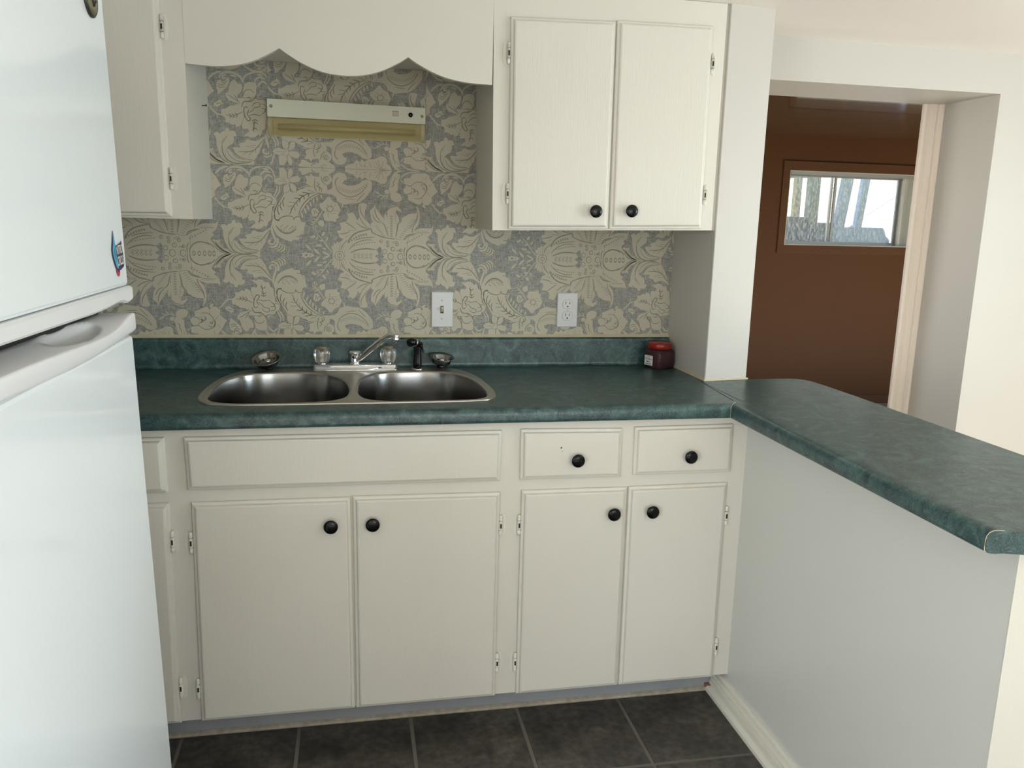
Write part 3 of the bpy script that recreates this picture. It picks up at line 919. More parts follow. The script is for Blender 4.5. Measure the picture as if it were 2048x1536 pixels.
# small sliding window
win = thing('window_1', 'small sliding window with aluminium frame in the brown wall', 'window', (4.19, 3.2, WZ0)); win['kind'] = 'structure'
def wp(o): o.location = o.location - Vector((4.19, 3.2, WZ0)); o.parent = win; return o
b = MB(); T = .057
b.bbox(WX0-T, WX1+T, 3.188, 3.2, WZ1+.001, WZ1+T+.012, .002); b.bbox(WX0-T, WX1+T, 3.188, 3.2, WZ0-.062, WZ0-.001, .002)
b.bbox(WX0-T, WX0-.001, 3.189, 3.2, WZ0-.001, WZ1+.001, .002); b.bbox(WX1+.001, WX1+T, 3.189, 3.2, WZ0-.001, WZ1+.001, .002)
wp(b.build('window_casing', 'brown_trim'))
b = MB()
b.box(WX0, WX0+.006, 3.192, 3.36, WZ0, WZ1); b.box(WX1-.006, WX1, 3.192, 3.36, WZ0, WZ1); b.box(WX0+.006, WX1-.006, 3.192, 3.36, WZ0, WZ0+.006); b.box(WX0+.006, WX1-.006, 3.192, 3.36, WZ1-.006, WZ1)
b.box(WX1-.075, WX1-.062, 3.215, 3.235, WZ0+.006, WZ1-.006); 
wp(b.build('window_jamb', 'jamb'))
b = MB(); b.box(WX0+.012, WX1-.02, 3.196, 3.206, WZ1-.018, WZ1-.007); b.box(WX0+.012, WX1-.02, 3.196, 3.199, WZ1-.030, WZ1-.018)
wp(b.build('curtain_track', 'alu'))
fr = frame_y(WX0+.006, WX1-.05, 3.255, 3.30, WZ0+.004, WZ1-.012, .010)
wp(fr.build('window_frame', 'alu'))
XM = 4.085
for (x0, x1, y0, nm) in ((WX0+.016, XM+.018, 3.262, 'a'), (XM-.018, WX1-.06, 3.284, 'b')):
    s_ = frame_y(x0, x1, y0, y0+.016, WZ0+.014, WZ1-.022, .017)
    sash = wp(s_.build('window_sash', 'alu'))
    g = MB(); g.box(x0+.017, x1-.017, y0+.006, y0+.009, WZ0+.031, WZ1-.039)
    gl = g.build('window_pane', 'glass'); gl.parent = sash

# outside the little window
b = MB(); b.box(-4, 16, 3.37, 22, -.5, -.42)
struct(b.build('ground', 'grass'), 'dry lawn outside the small window', 'ground')
b = MB(); b.box(4.6, 13.0, 10.2, 10.4, -.42, 3.6)
for k in range(16): b.box(4.6, 13.0, 10.17, 10.2, -.3+k*.24, -.3+k*.24+.22)
nb = b.build('neighbour_wall', 'ext_white'); tag(nb, 'sunlit white siding wall seen through the small window', 'wall')
ph = thing('porch_frame', 'porch frame in blue shade tones with posts and low boards outside the small window', 'porch', (5.2, 5.4, -.42))
def pp(bld, nm, mt): 
    o = bld.build(nm, mt); o.location = -Vector((5.2, 5.4, -.42)); o.parent = ph; return o
pp(MB().box(4.5, 5.44, 5.38, 5.44, -.42, 1.465).box(4.913, 5.12, 5.385, 5.44, 1.465, 1.52), 'boards', 'ext_blue')
pp(MB().prism([(5.44, -.42), (6.10, -.42), (6.12, 1.30), (6.07, 1.34), (6.05, 1.40), (6.02, 1.43), (5.44, 1.425)], 'y', 5.38, 5.44), 'boards', 'ext_pale')
pp(MB().box(5.125, 5.23, 5.36, 5.46, 1.465, 2.45), 'post', 'ext_grey')
pp(MB().box(5.10, 5.17, 5.62, 5.69, -.42, 2.45), 'post', 'ext_tan')
pp(MB().hexa([(5.44,5.36,1.425),(5.55,5.36,1.425),(5.55,5.42,1.425),(5.44,5.42,1.425)], [(5.55,5.36,2.45),(5.67,5.36,2.45),(5.67,5.42,2.45),(5.55,5.42,2.45)]), 'post', 'ext_pale')
pp(MB().hexa([(5.68,5.36,1.425),(5.755,5.36,1.425),(5.755,5.42,1.425),(5.68,5.42,1.425)], [(5.77,5.36,2.45),(5.85,5.36,2.45),(5.85,5.42,2.45),(5.77,5.42,2.45)]), 'post', 'ext_pale')
pp(MB().hexa([(4.6,5.34,1.90),(5.5,5.34,1.94),(5.5,5.46,1.94),(4.6,5.46,1.90)], [(4.6,5.34,1.94),(5.5,5.34,1.98),(5.5,5.46,1.98),(4.6,5.46,1.94)]), 'beam', 'ext_grey')
pp(MB().box(3.2, 8.4, 3.40, 5.95, 2.45, 2.53), 'roof', 'ext_grey')  # unseen slab added to keep the posts and boards in shade
sh = thing('shed', 'pale blue shed with faded red roof outside the small window', 'shed', (7.4, 7.6, -.42))
o = MB().box(7.0, 9.3, 7.4, 8.8, -.42, 1.5).prism([(7.0, 1.5), (9.3, 1.5), (8.15, 2.25)], 'y', 7.4, 8.8).build('wall', 'ext_pale'); o.location = -Vector((7.4, 7.6, -.42)); o.parent = sh
o = MB().prism([(6.8, 1.40), (8.15, 2.27), (9.5, 1.40), (9.5, 1.48), (8.15, 2.36), (6.8, 1.48)], 'y', 7.3, 8.9).build('roof', 'ext_roof'); o.location = -Vector((7.4, 7.6, -.42)); o.parent = sh

# ------------------------------------------------------------------ wallpaper (printed paper: ground, motif and line inks)
def parse(line):
    w = None
    if ':' in line: w, line = line.split(':'); w = float(w)
    v = [int(t)/1e4 for t in line.split(',')]
    return w, [(v[i], v[i+1]) for i in range(0, len(v), 2)]
SH = [parse(l)[1] for l in WP_SHAPES.split('\n')]
PALE = [parse(l) for l in WP_PALE.split('\n')]
DARK = [parse(l) for l in WP_DARK.split('\n')]
def ribbon(pts, w):
    """quads along a polyline, tapered at the ends"""
    P = [Vector((p[0], p[1])) for p in pts]
    if len(P) > 2: P = [Vector((a[0], a[1])) for a in crom([(p.x, p.y, 0) for p in P], 3)]
    n = len(P); L = []; R = []
    for i, p in enumerate(P):
        d = P[min(i+1, n-1)]-P[max(i-1, 0)]
        if d.length < 1e-9: d = Vector((1, 0))
        d.normalize(); nn = Vector((-d.y, d.x)); t = i/(n-1)
        ww = w*.5*(.45+.55*math.sin(math.pi*min(1, max(0, t)))**.5)
        L.append(p+nn*ww); R.append(p-nn*ww)
    return [[tuple(L[i]), tuple(L[i+1]), tuple(R[i+1]), tuple(R[i])] for i in range(n-1)]
def clip(poly, box):
    x0, x1, z0, z1 = box
    for ax, lim, sg in ((0, x0, 1), (0, x1, -1), (1, z0, 1), (1, z1, -1)):
        if not poly: return poly
        out = []
        for i in range(len(poly)):
            a, c = poly[i-1], poly[i]
            ia, ic = (a[ax]-lim)*sg >= 0, (c[ax]-lim)*sg >= 0
            if ia != ic:
                t = (lim-a[ax])/(c[ax]-a[ax]); out.append((a[0]+(c[0]-a[0])*t, a[1]+(c[1]-a[1])*t))
            if ic: out.append(c)
        poly = out
    return poly
tile = []      # (layer, polygon) in tile coordinates, axis at 0
for p in SH:
    n_ = len(p)
    for i_ in range(n_):
        a_, c_ = Vector(p[i_-1]), Vector(p[i_]); d_ = c_-a_
        if d_.length < 1e-6 or (abs(a_.y) < .012 and abs(c_.y) < .012): continue
        nn = Vector((-d_.y, d_.x)).normalized()*.00085; e_ = d_.normalized()*.0005
        tile.append((4, [tuple(a_+nn-e_), tuple(c_+nn+e_), tuple(c_-nn+e_), tuple(a_-nn-e_)]))
    tile.append((0, p))
for w, p in PALE:
    for qd in ribbon(p, w*.0017): tile.append((1, qd))
for w, p in DARK:
    if w < 0: tile.append((3, p)); continue
    for qd in ribbon(p, w*.0021): tile.append((2, qd))
SEAM, AX, PER = 1.534, 1.268, .6555
paper = MB(); paper.slot(0); paper.box(-1.45, 1.4715, -.0008, 0, .95, 1.8355)
cnt = [0]
def put(tile, ox, oz, flip, box):
    sh_i = 0
    for lay, poly in tile:
        if lay == 0: sh_i += 1
        pts = [(x+ox, (-z if flip else z)+oz) for x, z in poly]
        if max(p[0] for p in pts) < box[0] or min(p[0] for p in pts) > box[1] or max(p[1] for p in pts) < box[2] or min(p[1] for p in pts) > box[3]: continue
        if any(p[0] < box[0] or p[0] > box[1] or p[1] < box[2] or p[1] > box[3] for p in pts): pts = clip(pts, box)
        if len(pts) < 3: continue
        y = -.0008 - (.00010+sh_i*3.2e-6, .00046+(cnt[0] % 50)*4e-7, .00056, .00062, .00010+sh_i*3.2e-6-1.6e-6)[lay]
        cnt[0] += 1
        bi = len(paper.v); paper.v += [(p[0], y, p[1]) for p in pts]
        paper.cur = {0: 1, 1: 1, 2: 2, 3: 0, 4: 2}[lay]
        if len(pts) == 4 and lay in (1, 2, 4): paper.face([bi, bi+1, bi+2, bi+3])
        else:
            for t in tessellate_polygon([[Vector((p[0], p[1], 0)) for p in pts]]): paper.face([bi+i for i in t])
XA, XB = .157, .629
low = (-.55, 1.4715, 1.0, SEAM)
for k in range(-2, 3):
    ox = .10+k*PER
    put(tile, ox, AX, False, (low[0], low[1], AX, SEAM)); put(tile, ox, AX, True, (low[0], low[1], low[2], AX))
    D = SEAM-AX
    for xa, xb in ((-.05, XA), (XB, .80)):
        put(tile, ox-.008, SEAM+.004, False, (xa, xb, SEAM, SEAM+.004+D))
        put(tile, ox-.008, SEAM+.004+2*D, True, (xa, xb, SEAM+.004+D, 1.8355))
    put(tile, ox, 2*SEAM-AX, True, (XA, XB, SEAM, 1.67))
    put(tile, ox+.157, 1.605, False, (XA, XB, 1.67, 1.8355))
# seams of the paper
paper.cur = 2
for (x0, x1, z0, z1) in ((-.05, .80, SEAM-.0005, SEAM+.0006), (XA-.0005, XA+.0005, SEAM, 1.8355), (XB-.0005, XB+.0005, SEAM, 1.8355)):
    paper.add([(x0, -.00145, z0), (x1, -.00145, z0), (x1, -.00145, z1), (x0, -.00145, z1)], [(0, 1, 2, 3)])
wpo = paper.build('wallpaper', ['linen', 'wp_cream', 'wp_line'], wb, fix=False)
wpo['label'] = 'cream damask flower motifs on grey linen ground'

# ------------------------------------------------------------------ cabinet builders
def door_mesh(q, y0, prof, rnd=0):
    """q: TL, TR, BR, BL in (x,z); y0 back plane; prof: list of (inset, protrusion)"""
    b = MB(); c = [Vector((p[0], p[1])) for p in q]
    R = []
    for ins, out in prof:
        pts = []
        for i in range(4):
            p, pn, pp_ = c[i], c[(i+1) % 4], c[i-1]
            a = (pn-p).normalized(); d = (pp_-p).normalized()
            v = p + (a+d)*ins
            pts.append((v.x, y0-out, v.y))
        R.append(pts)
    b.rings(R, True, True, True)
    return b
LIP = [(0, -.001), (0, .0065), (.0015, .0085), (.0055, .0095), (.0075, .0100), (.0085, .0135), (.0100, .0168), (.0135, .0182)]
def knob(x, y, z, parent, r=.0182):
    b = MB(); b.smooth = True
    prof = [(.010, 0), (.0095, .003), (.0065, .006), (.0062, .012), (.010, .0155), (r*.88, .0185), (r, .0225), (r*.97, .026), (r*.80, .0287), (r*.45, .0303), (.001, .0308)]
    b.lathe([(p_, q_*.78) for p_, q_ in prof], (x, y, z), (0, -1, 0), 32)
    return b.build('knob', 'knob', parent, loc=(x, y, z))
def hinge(x, y, z, side, parent):
    """side=+1: leaf lies to the right of the door edge"""
    b = MB(); s = side
    def X(d): return x+s*d
    # leaf on the frame, pointed ends
    pts = [(.004, -.022), (.010, -.031), (.014, -.030), (.017, -.018), (.0185, -.006), (.0185, .006), (.017, .018), (.014, .030), (.010, .031), (.004, .022)]
    b.prism([(X(a), z+c) for a, c in pts], 'y', y-.0016, y+.0005)
    b.smooth = True
    for z0, z1, r in ((-.0265, -.0135, .0046), (-.0125, .0125, .0050), (.0135, .0265, .0046)):
        bt = .0022 if z0 < -.02 else 0; tp = .0022 if z1 > .02 else 0
        b.lathe([(r*.5 if bt else r, z0-bt), (r, z0), (r, z1), (r*.5 if tp else r, z1+tp)], (X(.0035), y-.0075, z), (0, 0, 1), 12)
    b.smooth = False; b.cur = 1
    b.box(min(X(.001), X(.0055)), max(X(.001), X(.0055)), y-.0128, y-.0125, z-.007, z+.006)
    b.box(min(X(-.0015), X(.0075)), max(X(-.0015), X(.0075)), y-.010, y-.002, z-.0135, z-.0125)
    b.box(min(X(-.0015), X(.0075)), max(X(-.0015), X(.0075)), y-.010, y-.002, z+.0125, z+.0135)
    return b.build('hinge', ['trim', 'dark'], parent, loc=(x, y, z))
YF = -.610
def sub(o, root):
    """keep a part where it stands while it hangs under its thing"""
    o.parent = root; o.location = o.location - root.location; return o
def door(root, q, y, hinges, side, kn=None, name='cabinet_door', mt='paint'):
    c = (sum(p[0] for p in q)/4, y, sum(p[1] for p in q)/4)
    d = door_mesh(q, y, LIP).build(name, mt, None, loc=c)
    if kn:
        k = knob(kn[0], y-.0180, kn[1], d); k.location = Vector((kn[0], y-.0180, kn[1]))-Vector(c)
    for hx, hz in hinges:
        h = hinge(hx, y, hz, side, d); h.location = Vector((hx, y, hz))-Vector(c)
    return sub(d, root)

# base cabinets -----------------------------------------------------
def base_unit(name, label, x0, x1, z1=.874):
    root = thing(name, label, 'cabinet', ((x0+x1)/2, -.3, 0))
    b = MB(); b.box(x0, x1, YF, YF+.02, .083, z1); b.box(x0, x1, YF+.02, -.03, .083, .10)
    b.box(x0, x0+.012, YF+.02, -.03, .10, z1-.04); b.box(x1-.012, x1, YF+.02, -.03, .10, z1-.04)
    sub(b.build('carcass', 'paint_rail', None, loc=((x0+x1)/2, -.3, .4)), root)
    b = MB(); b.box(x0, x1, -.548, -.538, 0, .084)
    sub(b.build('toe_kick', 'toe', None, loc=((x0+x1)/2, -.54, 0)), root)
    b = MB(); b.prism([(-.549, 0), (-.558, 0), (-.559, .004), (-.5555, .0065), (-.5565, .0085), (-.549, .011)], 'x', x0, x1)
    sub(b.build('toe_moulding', 'chip', None, loc=((x0+x1)/2, -.55, 0)), root)
    return root
left = base_unit('base_cabinet', 'cream painted base cabinet half hidden behind the refrigerator', -.62, -.027)
door(left, [(-.60, .851), (-.0555, .8515), (-.0535, .7125), (-.60, .712)], YF, [], 1, name='drawer_front')
door(left, [(-.60, .684), (-.0525, .6845), (-.0535, .083), (-.60, .083)], YF, [(-.0530, .583), (-.0530, .182)], 1)
sink_cab = base_unit('base_cabinet', 'wide cream sink base cabinet with two doors under a blank false front', -.027, .803)
door(sink_cab, [(-.0105, .8505), (.7785, .849), (.7755, .712), (-.0065, .7155)], YF, [], 1, name='false_front')
door(sink_cab, [(-.0005, .6835), (.3865, .6815), (.3905, .083), (-.0035, .083)], YF, [(-.0025, .578), (-.0040, .1756)], -1, (.3367, .613))
door(sink_cab, [(.3925, .6835), (.7770, .6790), (.7755, .083), (.3950, .083)], YF, [(.7775, .5856), (.7760, .1828)], 1, (.4418, .6134))
drw = base_unit('base_cabinet', 'cream base cabinet with two small drawers over two doors beside the peninsula', .803, 1.4785)
def drawer(root, q, kn):
    c = (sum(p[0] for p in q)/4, YF, sum(p[1] for p in q)/4)
    d = door_mesh(q, YF, LIP).build('drawer_front', 'paint', None, loc=c)
    k = knob(kn[0], YF-.018, kn[1], d); k.location = Vector((kn[0], YF-.018, kn[1]))-Vector(c)
    return sub(d, root)
dr1 = drawer(drw, [(.8285, .851), (1.1085, .8465), (1.1100, .7105), (.8305, .712)], (.9812, .7673))
b = MB(); b.lathe([(.0022, 0), (.0018, .0006)], (.938, YF-.0182, .800), (0, -1, 0), 10); b.lathe([(.0010, 0), (.0010, .0005)], (.941, YF-.0182, .790), (0, -1, 0), 8)
sh_ = b.build('screw_hole', 'dark', None); sh_.location = -(dr1.location+drw.location); sh_.parent = dr1
drawer(drw, [(1.1445, .849), (1.4300, .851), (1.4320, .7125), (1.1455, .7135)], (1.3006, .7673))
door(drw, [(.8355, .6815), (1.1310, .6800), (1.1330, .083), (.8350, .083)], YF, [(.8345, .5849), (.8335, .1803)], -1, (1.0891, .6122))
door(drw, [(1.1360, .6805), (1.4255, .6820), (1.4275, .083), (1.1385, .083)], YF, [(1.4270, .5839), (1.4280, .1783)], 1, (1.1996, .6138))

# peninsula ---------------------------------------------------------
pen = thing('peninsula_cabinet', 'plain grey white panelled peninsula base running towards the viewer', 'cabinet', (1.63, -1.0, 0))
b = MB(); b.prism([(1.4787, -.326), (1.78, -.326), (1.78, -1.670), (1.4787, -1.566)], 'z', 0, .874)
sub(b.build('side_panel', 'panel', None, loc=(1.63, -1, .4)), pen)
b = MB(); b.prism([(1.4800, -1.5665), (1.4765, -1.5705), (1.7805, -1.676), (1.7805, -1.6703)], 'z', 0, .873)
sub(b.build('end_panel', 'paint', None, loc=(1.63, -1.6, .4)), pen)
b = MB()
pf = [(1.4787, 0), (1.4385, 0), (1.4390, .010), (1.4430, .0165), (1.4500, .0190), (1.4510, .0185), (1.4520, .034), (1.4560, .0345), (1.4562, .037), (1.4545, .038), (1.4560, .043), (1.4600, .0435), (1.4602, .046), (1.4590, .047), (1.4620, .053), (1.4680, .0535), (1.4670, .0575), (1.4690, .0625), (1.4735, .0645), (1.4787, .064)]
b.prism(pf, 'y', -1.567, -.552)
bbp = b.build('baseboard_right', 'trim'); struct(bbp, 'white moulded baseboard along the foot of the peninsula', 'baseboard')
b = MB(); b.prism([(1.437, -.546), (1.439, -.556), (1.462, -.575), (1.462, -.551)], 'z', .001, .0215); b.build('worn_corner', 'wood', bbp)

# countertops -------------------------------------------------------
sink_out = [(-.0034, -.4511), (.0013, -.30), (.024, -.170), (.065, -.085), (.130, -.0525), (.39, -.0475), (.655, -.052), (.725, -.090), (.768, -.190), (.787, -.36), (.7866, -.46), (.768, -.527), (.70, -.555), (.39, -.5605), (.09, -.5575), (.022, -.527)]
outer = [Vector((p[0], p[1])) for p in crom([(a, c, 0) for a, c in sink_out], 5, True)]
def inset(loop, d):
    n = len(loop); cx = sum(p.x for p in loop)/n; cy = sum(p.y for p in loop)/n; out = []
    for i in range(n):
        t = (loop[(i+1) % n]-loop[i-1]).normalized(); nn = Vector((-t.y, t.x))
        if nn.dot(Vector((cx, cy))-loop[i]) < 0: nn = -nn
        out.append(loop[i]+nn*d)
    return out
def fill(b, loops, z):
    """planar region between the first loop and its holes"""
    bm = bmesh.new()
    for lp in loops:
        vs = [bm.verts.new((p[0], p[1], z)) for p in lp]
        for i in range(len(vs)): bm.edges.new((vs[i], vs[(i+1) % len(vs)]))
    bmesh.ops.triangle_fill(bm, edges=bm.edges[:], use_beauty=True)
    b.bm(bm)
XR, YB = 1.4715, -.0005
ct = thing('countertop', 'dark green marbled laminate counter with coved backsplash holding the sink', 'countertop', (.4, -.3, .874))
b = MB()
hole = inset(outer, .010)
fill(b, [[(-1.45, -.622), (1.4285, -.622), (1.4520, -.600), (1.4560, -.335), (1.4690, -.328), (1.4690, -.022), (-1.45, -.022)], [(p.x, p.y) for p in hole]], .914)
edge = [(-.622, .914), (-.632, .9138), (-.6385, .9125), (-.6435, .9090), (-.6465, .9030), (-.6475, .896), (-.6475, .884), (-.6470, .8785), (-.6445, .8755), (-.640, .8745), (-.632, .8745), (-.622, .876)]
b.smooth = True
b.rings([[(-1.45, y, z) for y, z in edge], [(1.4050+(y+.648)*.9, y, z) for y, z in edge]], False, False, False)
b.smooth = False
b.box(-1.45, 1.43, -.622, -.60, .8745, .8765)
b.rings([[(-1.45, -.022, z) for z in (.8765, .8765)], [(1.43, -.022, z) for z in (.8765, .8765)]], False, False, False)
co = b.build('worktop', 'lam', None, loc=(.4, -.3, .9)); sub(co, ct)
b = MB()
bs = [(-.0005, .9141), (-.032, .9141), (-.0265, .9160), (-.0235, .9200), (-.0225, .926), (-.0225, .999), (-.0215, .1e1+.0035), (-.0185, 1.0080), (-.014, 1.0096), (-.0005, 1.0096)]
b.smooth = False
b.prism(bs, 'x', -1.45, 1.460)
b.hexa([(1.460, -.0005, .9141), (1.460, -.0225, .9141), (1.460, -.0225, 1.0096), (1.460, -.0005, 1.0096)], [(1.4712, -.0005, .9141), (1.4712, -.0225, .9141), (1.4712, -.0225, .995), (1.4712, -.0005, .995)])
sub(b.build('backsplash', 'lam', None, loc=(.4, -.02, .95)), ct)
b = MB(); b.prism([(-.0009, 1.0097), (-.0165, 1.0097), (-.010, 1.0125), (-.004, 1.0165), (-.0009, 1.018)], 'x', -1.45, 1.4712)
sub(b.build('caulk_line', 'caulk', None, loc=(.4, 0, 1.01)), ct)

pc = thing('countertop', 'dark green marbled laminate peninsula top with a mitred corner and clipped end', 'countertop', (1.62, -1, .874))
# flat top
top = [(1.4590, -.3300), (1.6270, -.3010), (1.768, -.2965), (1.795, -.303), (1.8129, -.3248), (1.8225, -.355), (1.8262, -.40), (1.8285, -.54), (1.8285, -1.712), (1.4300, -1.583), (1.4300, -.6220), (1.4545, -.6000)]
b = MB(); fill(b, [top], .914)
b.smooth = True
es = [(-(y+.622), z) for y, z in edge]           # outward distance from x=1.430
b.rings([[(1.430-d, -.6225-d*.9, z) for d, z in es], [(1.430-d, -1.5832+d*.33, z) for d, z in es]], False, False, False)
b.smooth = False
# under side and outer edges
tv = [(p[0], p[1], .914) for p in top]; bv = [(p[0], p[1], .876) for p in top]
for i in range(0, 9):
    j = (i+1) % len(top)
    if i in (0, 9): continue
    b.add([tv[i], tv[j], bv[j], bv[i]], [(0, 1, 2, 3)])
fill(b, [[(1.46, -.34), (1.81, -.33), (1.8285, -.54), (1.8285, -1.712), (1.42, -1.58), (1.42, -.62)]], .8757)
o = b.build('worktop', 'lam', None, loc=(1.62, -1, .9)); sub(o, pc)
b = MB()   # end strip, laminate coloured, following the rounded edge profile
def endpt(d, z, off): return (1.430-d-off*.3, -1.5832+d*.33-off, z)
A_ = [endpt(d, z, .0004) for d, z in es] + [(1.8285, -1.7124, .876), (1.8285, -1.7124, .914)]
B_ = [endpt(d, z, .0016) for d, z in es] + [(1.8285, -1.7140, .876), (1.8285, -1.7140, .914)]
b.rings([A_, B_], True, True, True)
sub(b.build('end_strip', 'lam', None, loc=(1.62, -1.6, .9)), pc)
def edgeline(b, y_of, x_of):
    R = []
    for k, (d, z) in enumerate(es[:10]):
        R.append((x_of(d), y_of(d), z))
    b.tube(R, .0007, 6)
for fy, fx in ((lambda d: -1.5826+d*.33, lambda d: 1.430-d*1.012-.0004), (lambda d: -.622-d*1.0, lambda d: 1.430-d*1.0)):
    b = MB(); edgeline(b, fy, fx); sub(b.build('edge_seam', 'caulk', None, loc=(1.41, -1, .9)), pc)
b = MB(); b.prism([(1.4555, -.330), (1.4585, -.330), (1.4335, -.600), (1.4300, -.606)], 'z', .9141, .9144)
sub(b.build('joint_gap', 'dark', None, loc=(1.44, -.45, .914)), pc)

# sink --------------------------------------------------------------
sk = thing('kitchen_sink', 'double bowl stainless steel sink set into the green counter', 'sink', (.39, -.3, .914))
BL = [(.0200, -.4306), (.0270, -.262), (.060, -.165), (.115, -.1230), (.1900, -.1130), (.275, -.122), (.330, -.158), (.3700, -.245), (.3855, -.345), (.3865, -.4100), (.3740, -.488), (.3300, -.532), (.25, -.5450), (.1398, -.5480), (.062, -.528), (.030, -.490)]
BR = [(.4090, -.3700), (.4190, -.250), (.450, -.168), (.505, -.1270), (.600, -.1150), (.675, -.130), (.722, -.175), (.7530, -.270), (.7640, -.38), (.7620, -.470), (.744, -.5200), (.695, -.5440), (.5900, -.5480), (.490, -.5440), (.435, -.515), (.4120, -.455)]
def loop2(P): return [Vector((p[0], p[1])) for p in crom([(a, c, 0) for a, c in P], 5, True)]
LL, LR = loop2(BL), loop2(BR)
b = MB(); ZR = .9172
o1, o2, o3 = outer, inset(outer, .004), inset(outer, .010)
def r3(lp, z): return [(p.x, p.y, z) for p in lp]
b.smooth = True
b.rings([r3(inset(outer, .001), .9125), r3(o1, .9145), r3(inset(outer, .0018), .9172), r3(o2, .9184), r3(inset(outer, .007), .9180), r3(o3, ZR)], True, False, False)
for lp in (LL, LR):
    b.rings([r3(inset(lp, -.006), ZR), r3(inset(lp, -.003), ZR-.0002), r3(inset(lp, 0), ZR-.0016), r3(inset(lp, .0015), ZR-.005)], True, False, False)
b.smooth = False
fill(b, [[(p.x, p.y) for p in o3], [(p.x, p.y) for p in inset(LL, -.006)], [(p.x, p.y) for p in inset(LR, -.006)]], ZR)
sub(b.build('rim', 'steel_rim', None, loc=(.39, -.3, .917)), sk)
for lp, dc in ((LL, (.2, -.33)), (LR, (.587, -.335))):
    b = MB(); b.smooth = True
    R = []
    for ins, z in ((.0015, ZR-.005), (.004, ZR-.02), (.008, ZR-.08), (.012, ZR-.135), (.018, ZR-.158), (.030, ZR-.170), (.048, ZR-.1755), (.07, ZR-.178)):
        R.append(r3(inset(lp, ins), z))
    cx, cy = dc
    last = R[-1]
    for t, dz in ((.6, .002), (.32, .0045)):
        R.append([(cx+(p[0]-cx)*t, cy+(p[1]-cy)*t, p[2]-dz) for p in last])
    b.rings(R, True, False, True)
    bo = b.build('bowl', 'steel', None, loc=(cx, cy, .83)); sub(bo, sk)
    b = MB(); b.smooth = True
    b.lathe([(.058, .001), (.055, .0045), (.044, .004), (.040, -.001), (.012, -.003), (.001, -.003)], (cx, cy, ZR-.1845), (0, 0, 1), 28, cap0=False)
    d_ = b.build('drain', 'chrome', bo, loc=(cx, cy, ZR-.1845)); d_.location = Vector((cx, cy, ZR-.1845))-Vector((cx, cy, .83))

# faucet ------------------------------------------------------------
FY = -.0835
fa = thing('faucet', 'low chrome kitchen faucet with two clear ribbed handles behind the sink', 'faucet', (.4035, FY, .9174))
b = MB(); b.smooth = False
fp = []
n = 12
xs0, xs1 = .2715, .5385
def plate(z, g, topg=0):
    pts = []
    for cx, sgn in ((xs1, 1), (xs0, -1)):
        for k in range(7):
            a = -math.pi/2 + math.pi*k/6 if sgn > 0 else math.pi/2 + math.pi*k/6
            pts.append((cx - sgn*.014 + math.cos(a)*(.014-g), FY + math.sin(a)*(.0235-g), z))
    return pts
b.smooth = True
b.rings([plate(.9175, 0), plate(.9200, -.0015), plate(.9215, .001), plate(.9330, .0025), plate(.9362, .0045), plate(.9375, .009)], True, True, True)
sub(b.build('base_plate', 'chrome', None, loc=(.4035, FY, .918)), fa)
b = MB(); b.smooth = True
b.lathe([(.0165, .9372), (.017, .9400), (.0150, .9425), (.0140, .9445), (.0140, .962), (.0150, .9665), (.0185, .9690), (.0190, .9725), (.0180, .9760), (.0120, .9780), (.001, .9785)], (.4035, FY, 0), (0, 0, 1), 32)
sub(b.build('spout_hub', 'chrome', None, loc=(.4035, FY, .94)), fa)
b = MB(); b.smooth = True
P_ = crom([(.409, FY-.004, .949), (.4235, FY-.020, .9610), (.452, FY-.052, .991), (.485, FY-.088, 1.0235), (.502, FY-.106, 1.0375), (.514, FY-.119, 1.0415), (.5235, FY-.129, 1.0405)], 5)
rr = [.0095+.001*math.sin(i/len(P_)*3) - .0022*(i/len(P_)) for i in range(len(P_))]
b.tube(P_, rr, 16)
spo = b.build('spout', 'chrome', None, loc=(.45, FY-.05, 1.0)); sub(spo, fa)
b = MB(); b.smooth = True
b.lathe([(.0075, .010), (.0098, .0085), (.0102, .004), (.0102, -.0035), (.0106, -.0045), (.0106, -.0125), (.0090, -.0135), (.007, -.0135), (.007, -.008), (.001, -.008)], (.5245, FY-.130, 1.0385), (.06, -.10, 1), 24)
sub(b.build('aerator', 'chrome', None, loc=(.5245, FY-.13, 1.03)), fa)
for hx in (.3025, .5065):
    c = (hx, FY, .9378)
    b = MB(); b.smooth = True
    b.lathe([(.0150, 0), (.0155, .003), (.011, .006), (.0095, .010), (.0095, .040)], c, (0, 0, 1), 24)
    st = b.build('handle_stem', 'chrome', None, loc=c); sub(st, fa)
    b = MB(); b.smooth = True
    mod = lambda a: 1+.045*math.cos(a*12)
    b.lathe([(.0175, .0035), (.0195, .006), (.0225, .016), (.0238, .030), (.0235, .040), (.0215, .0455), (.0165, .0485)], c, (0, 0, 1), 96, mod, True, True)
    hd = b.build('handle', 'acrylic', None, loc=c); sub(hd, fa)
    b = MB(); b.smooth = True
    b.lathe([(.0125, 0), (.0150, .001), (.0152, .0035), (.0125, .0048), (.001, .0050)], (hx, FY, .9378+.0486), (0, 0, 1), 28)
    cp = b.build('handle_cap', 'tanring', hd, loc=(hx, FY, .9864)); cp.location = (0, 0, .0486)

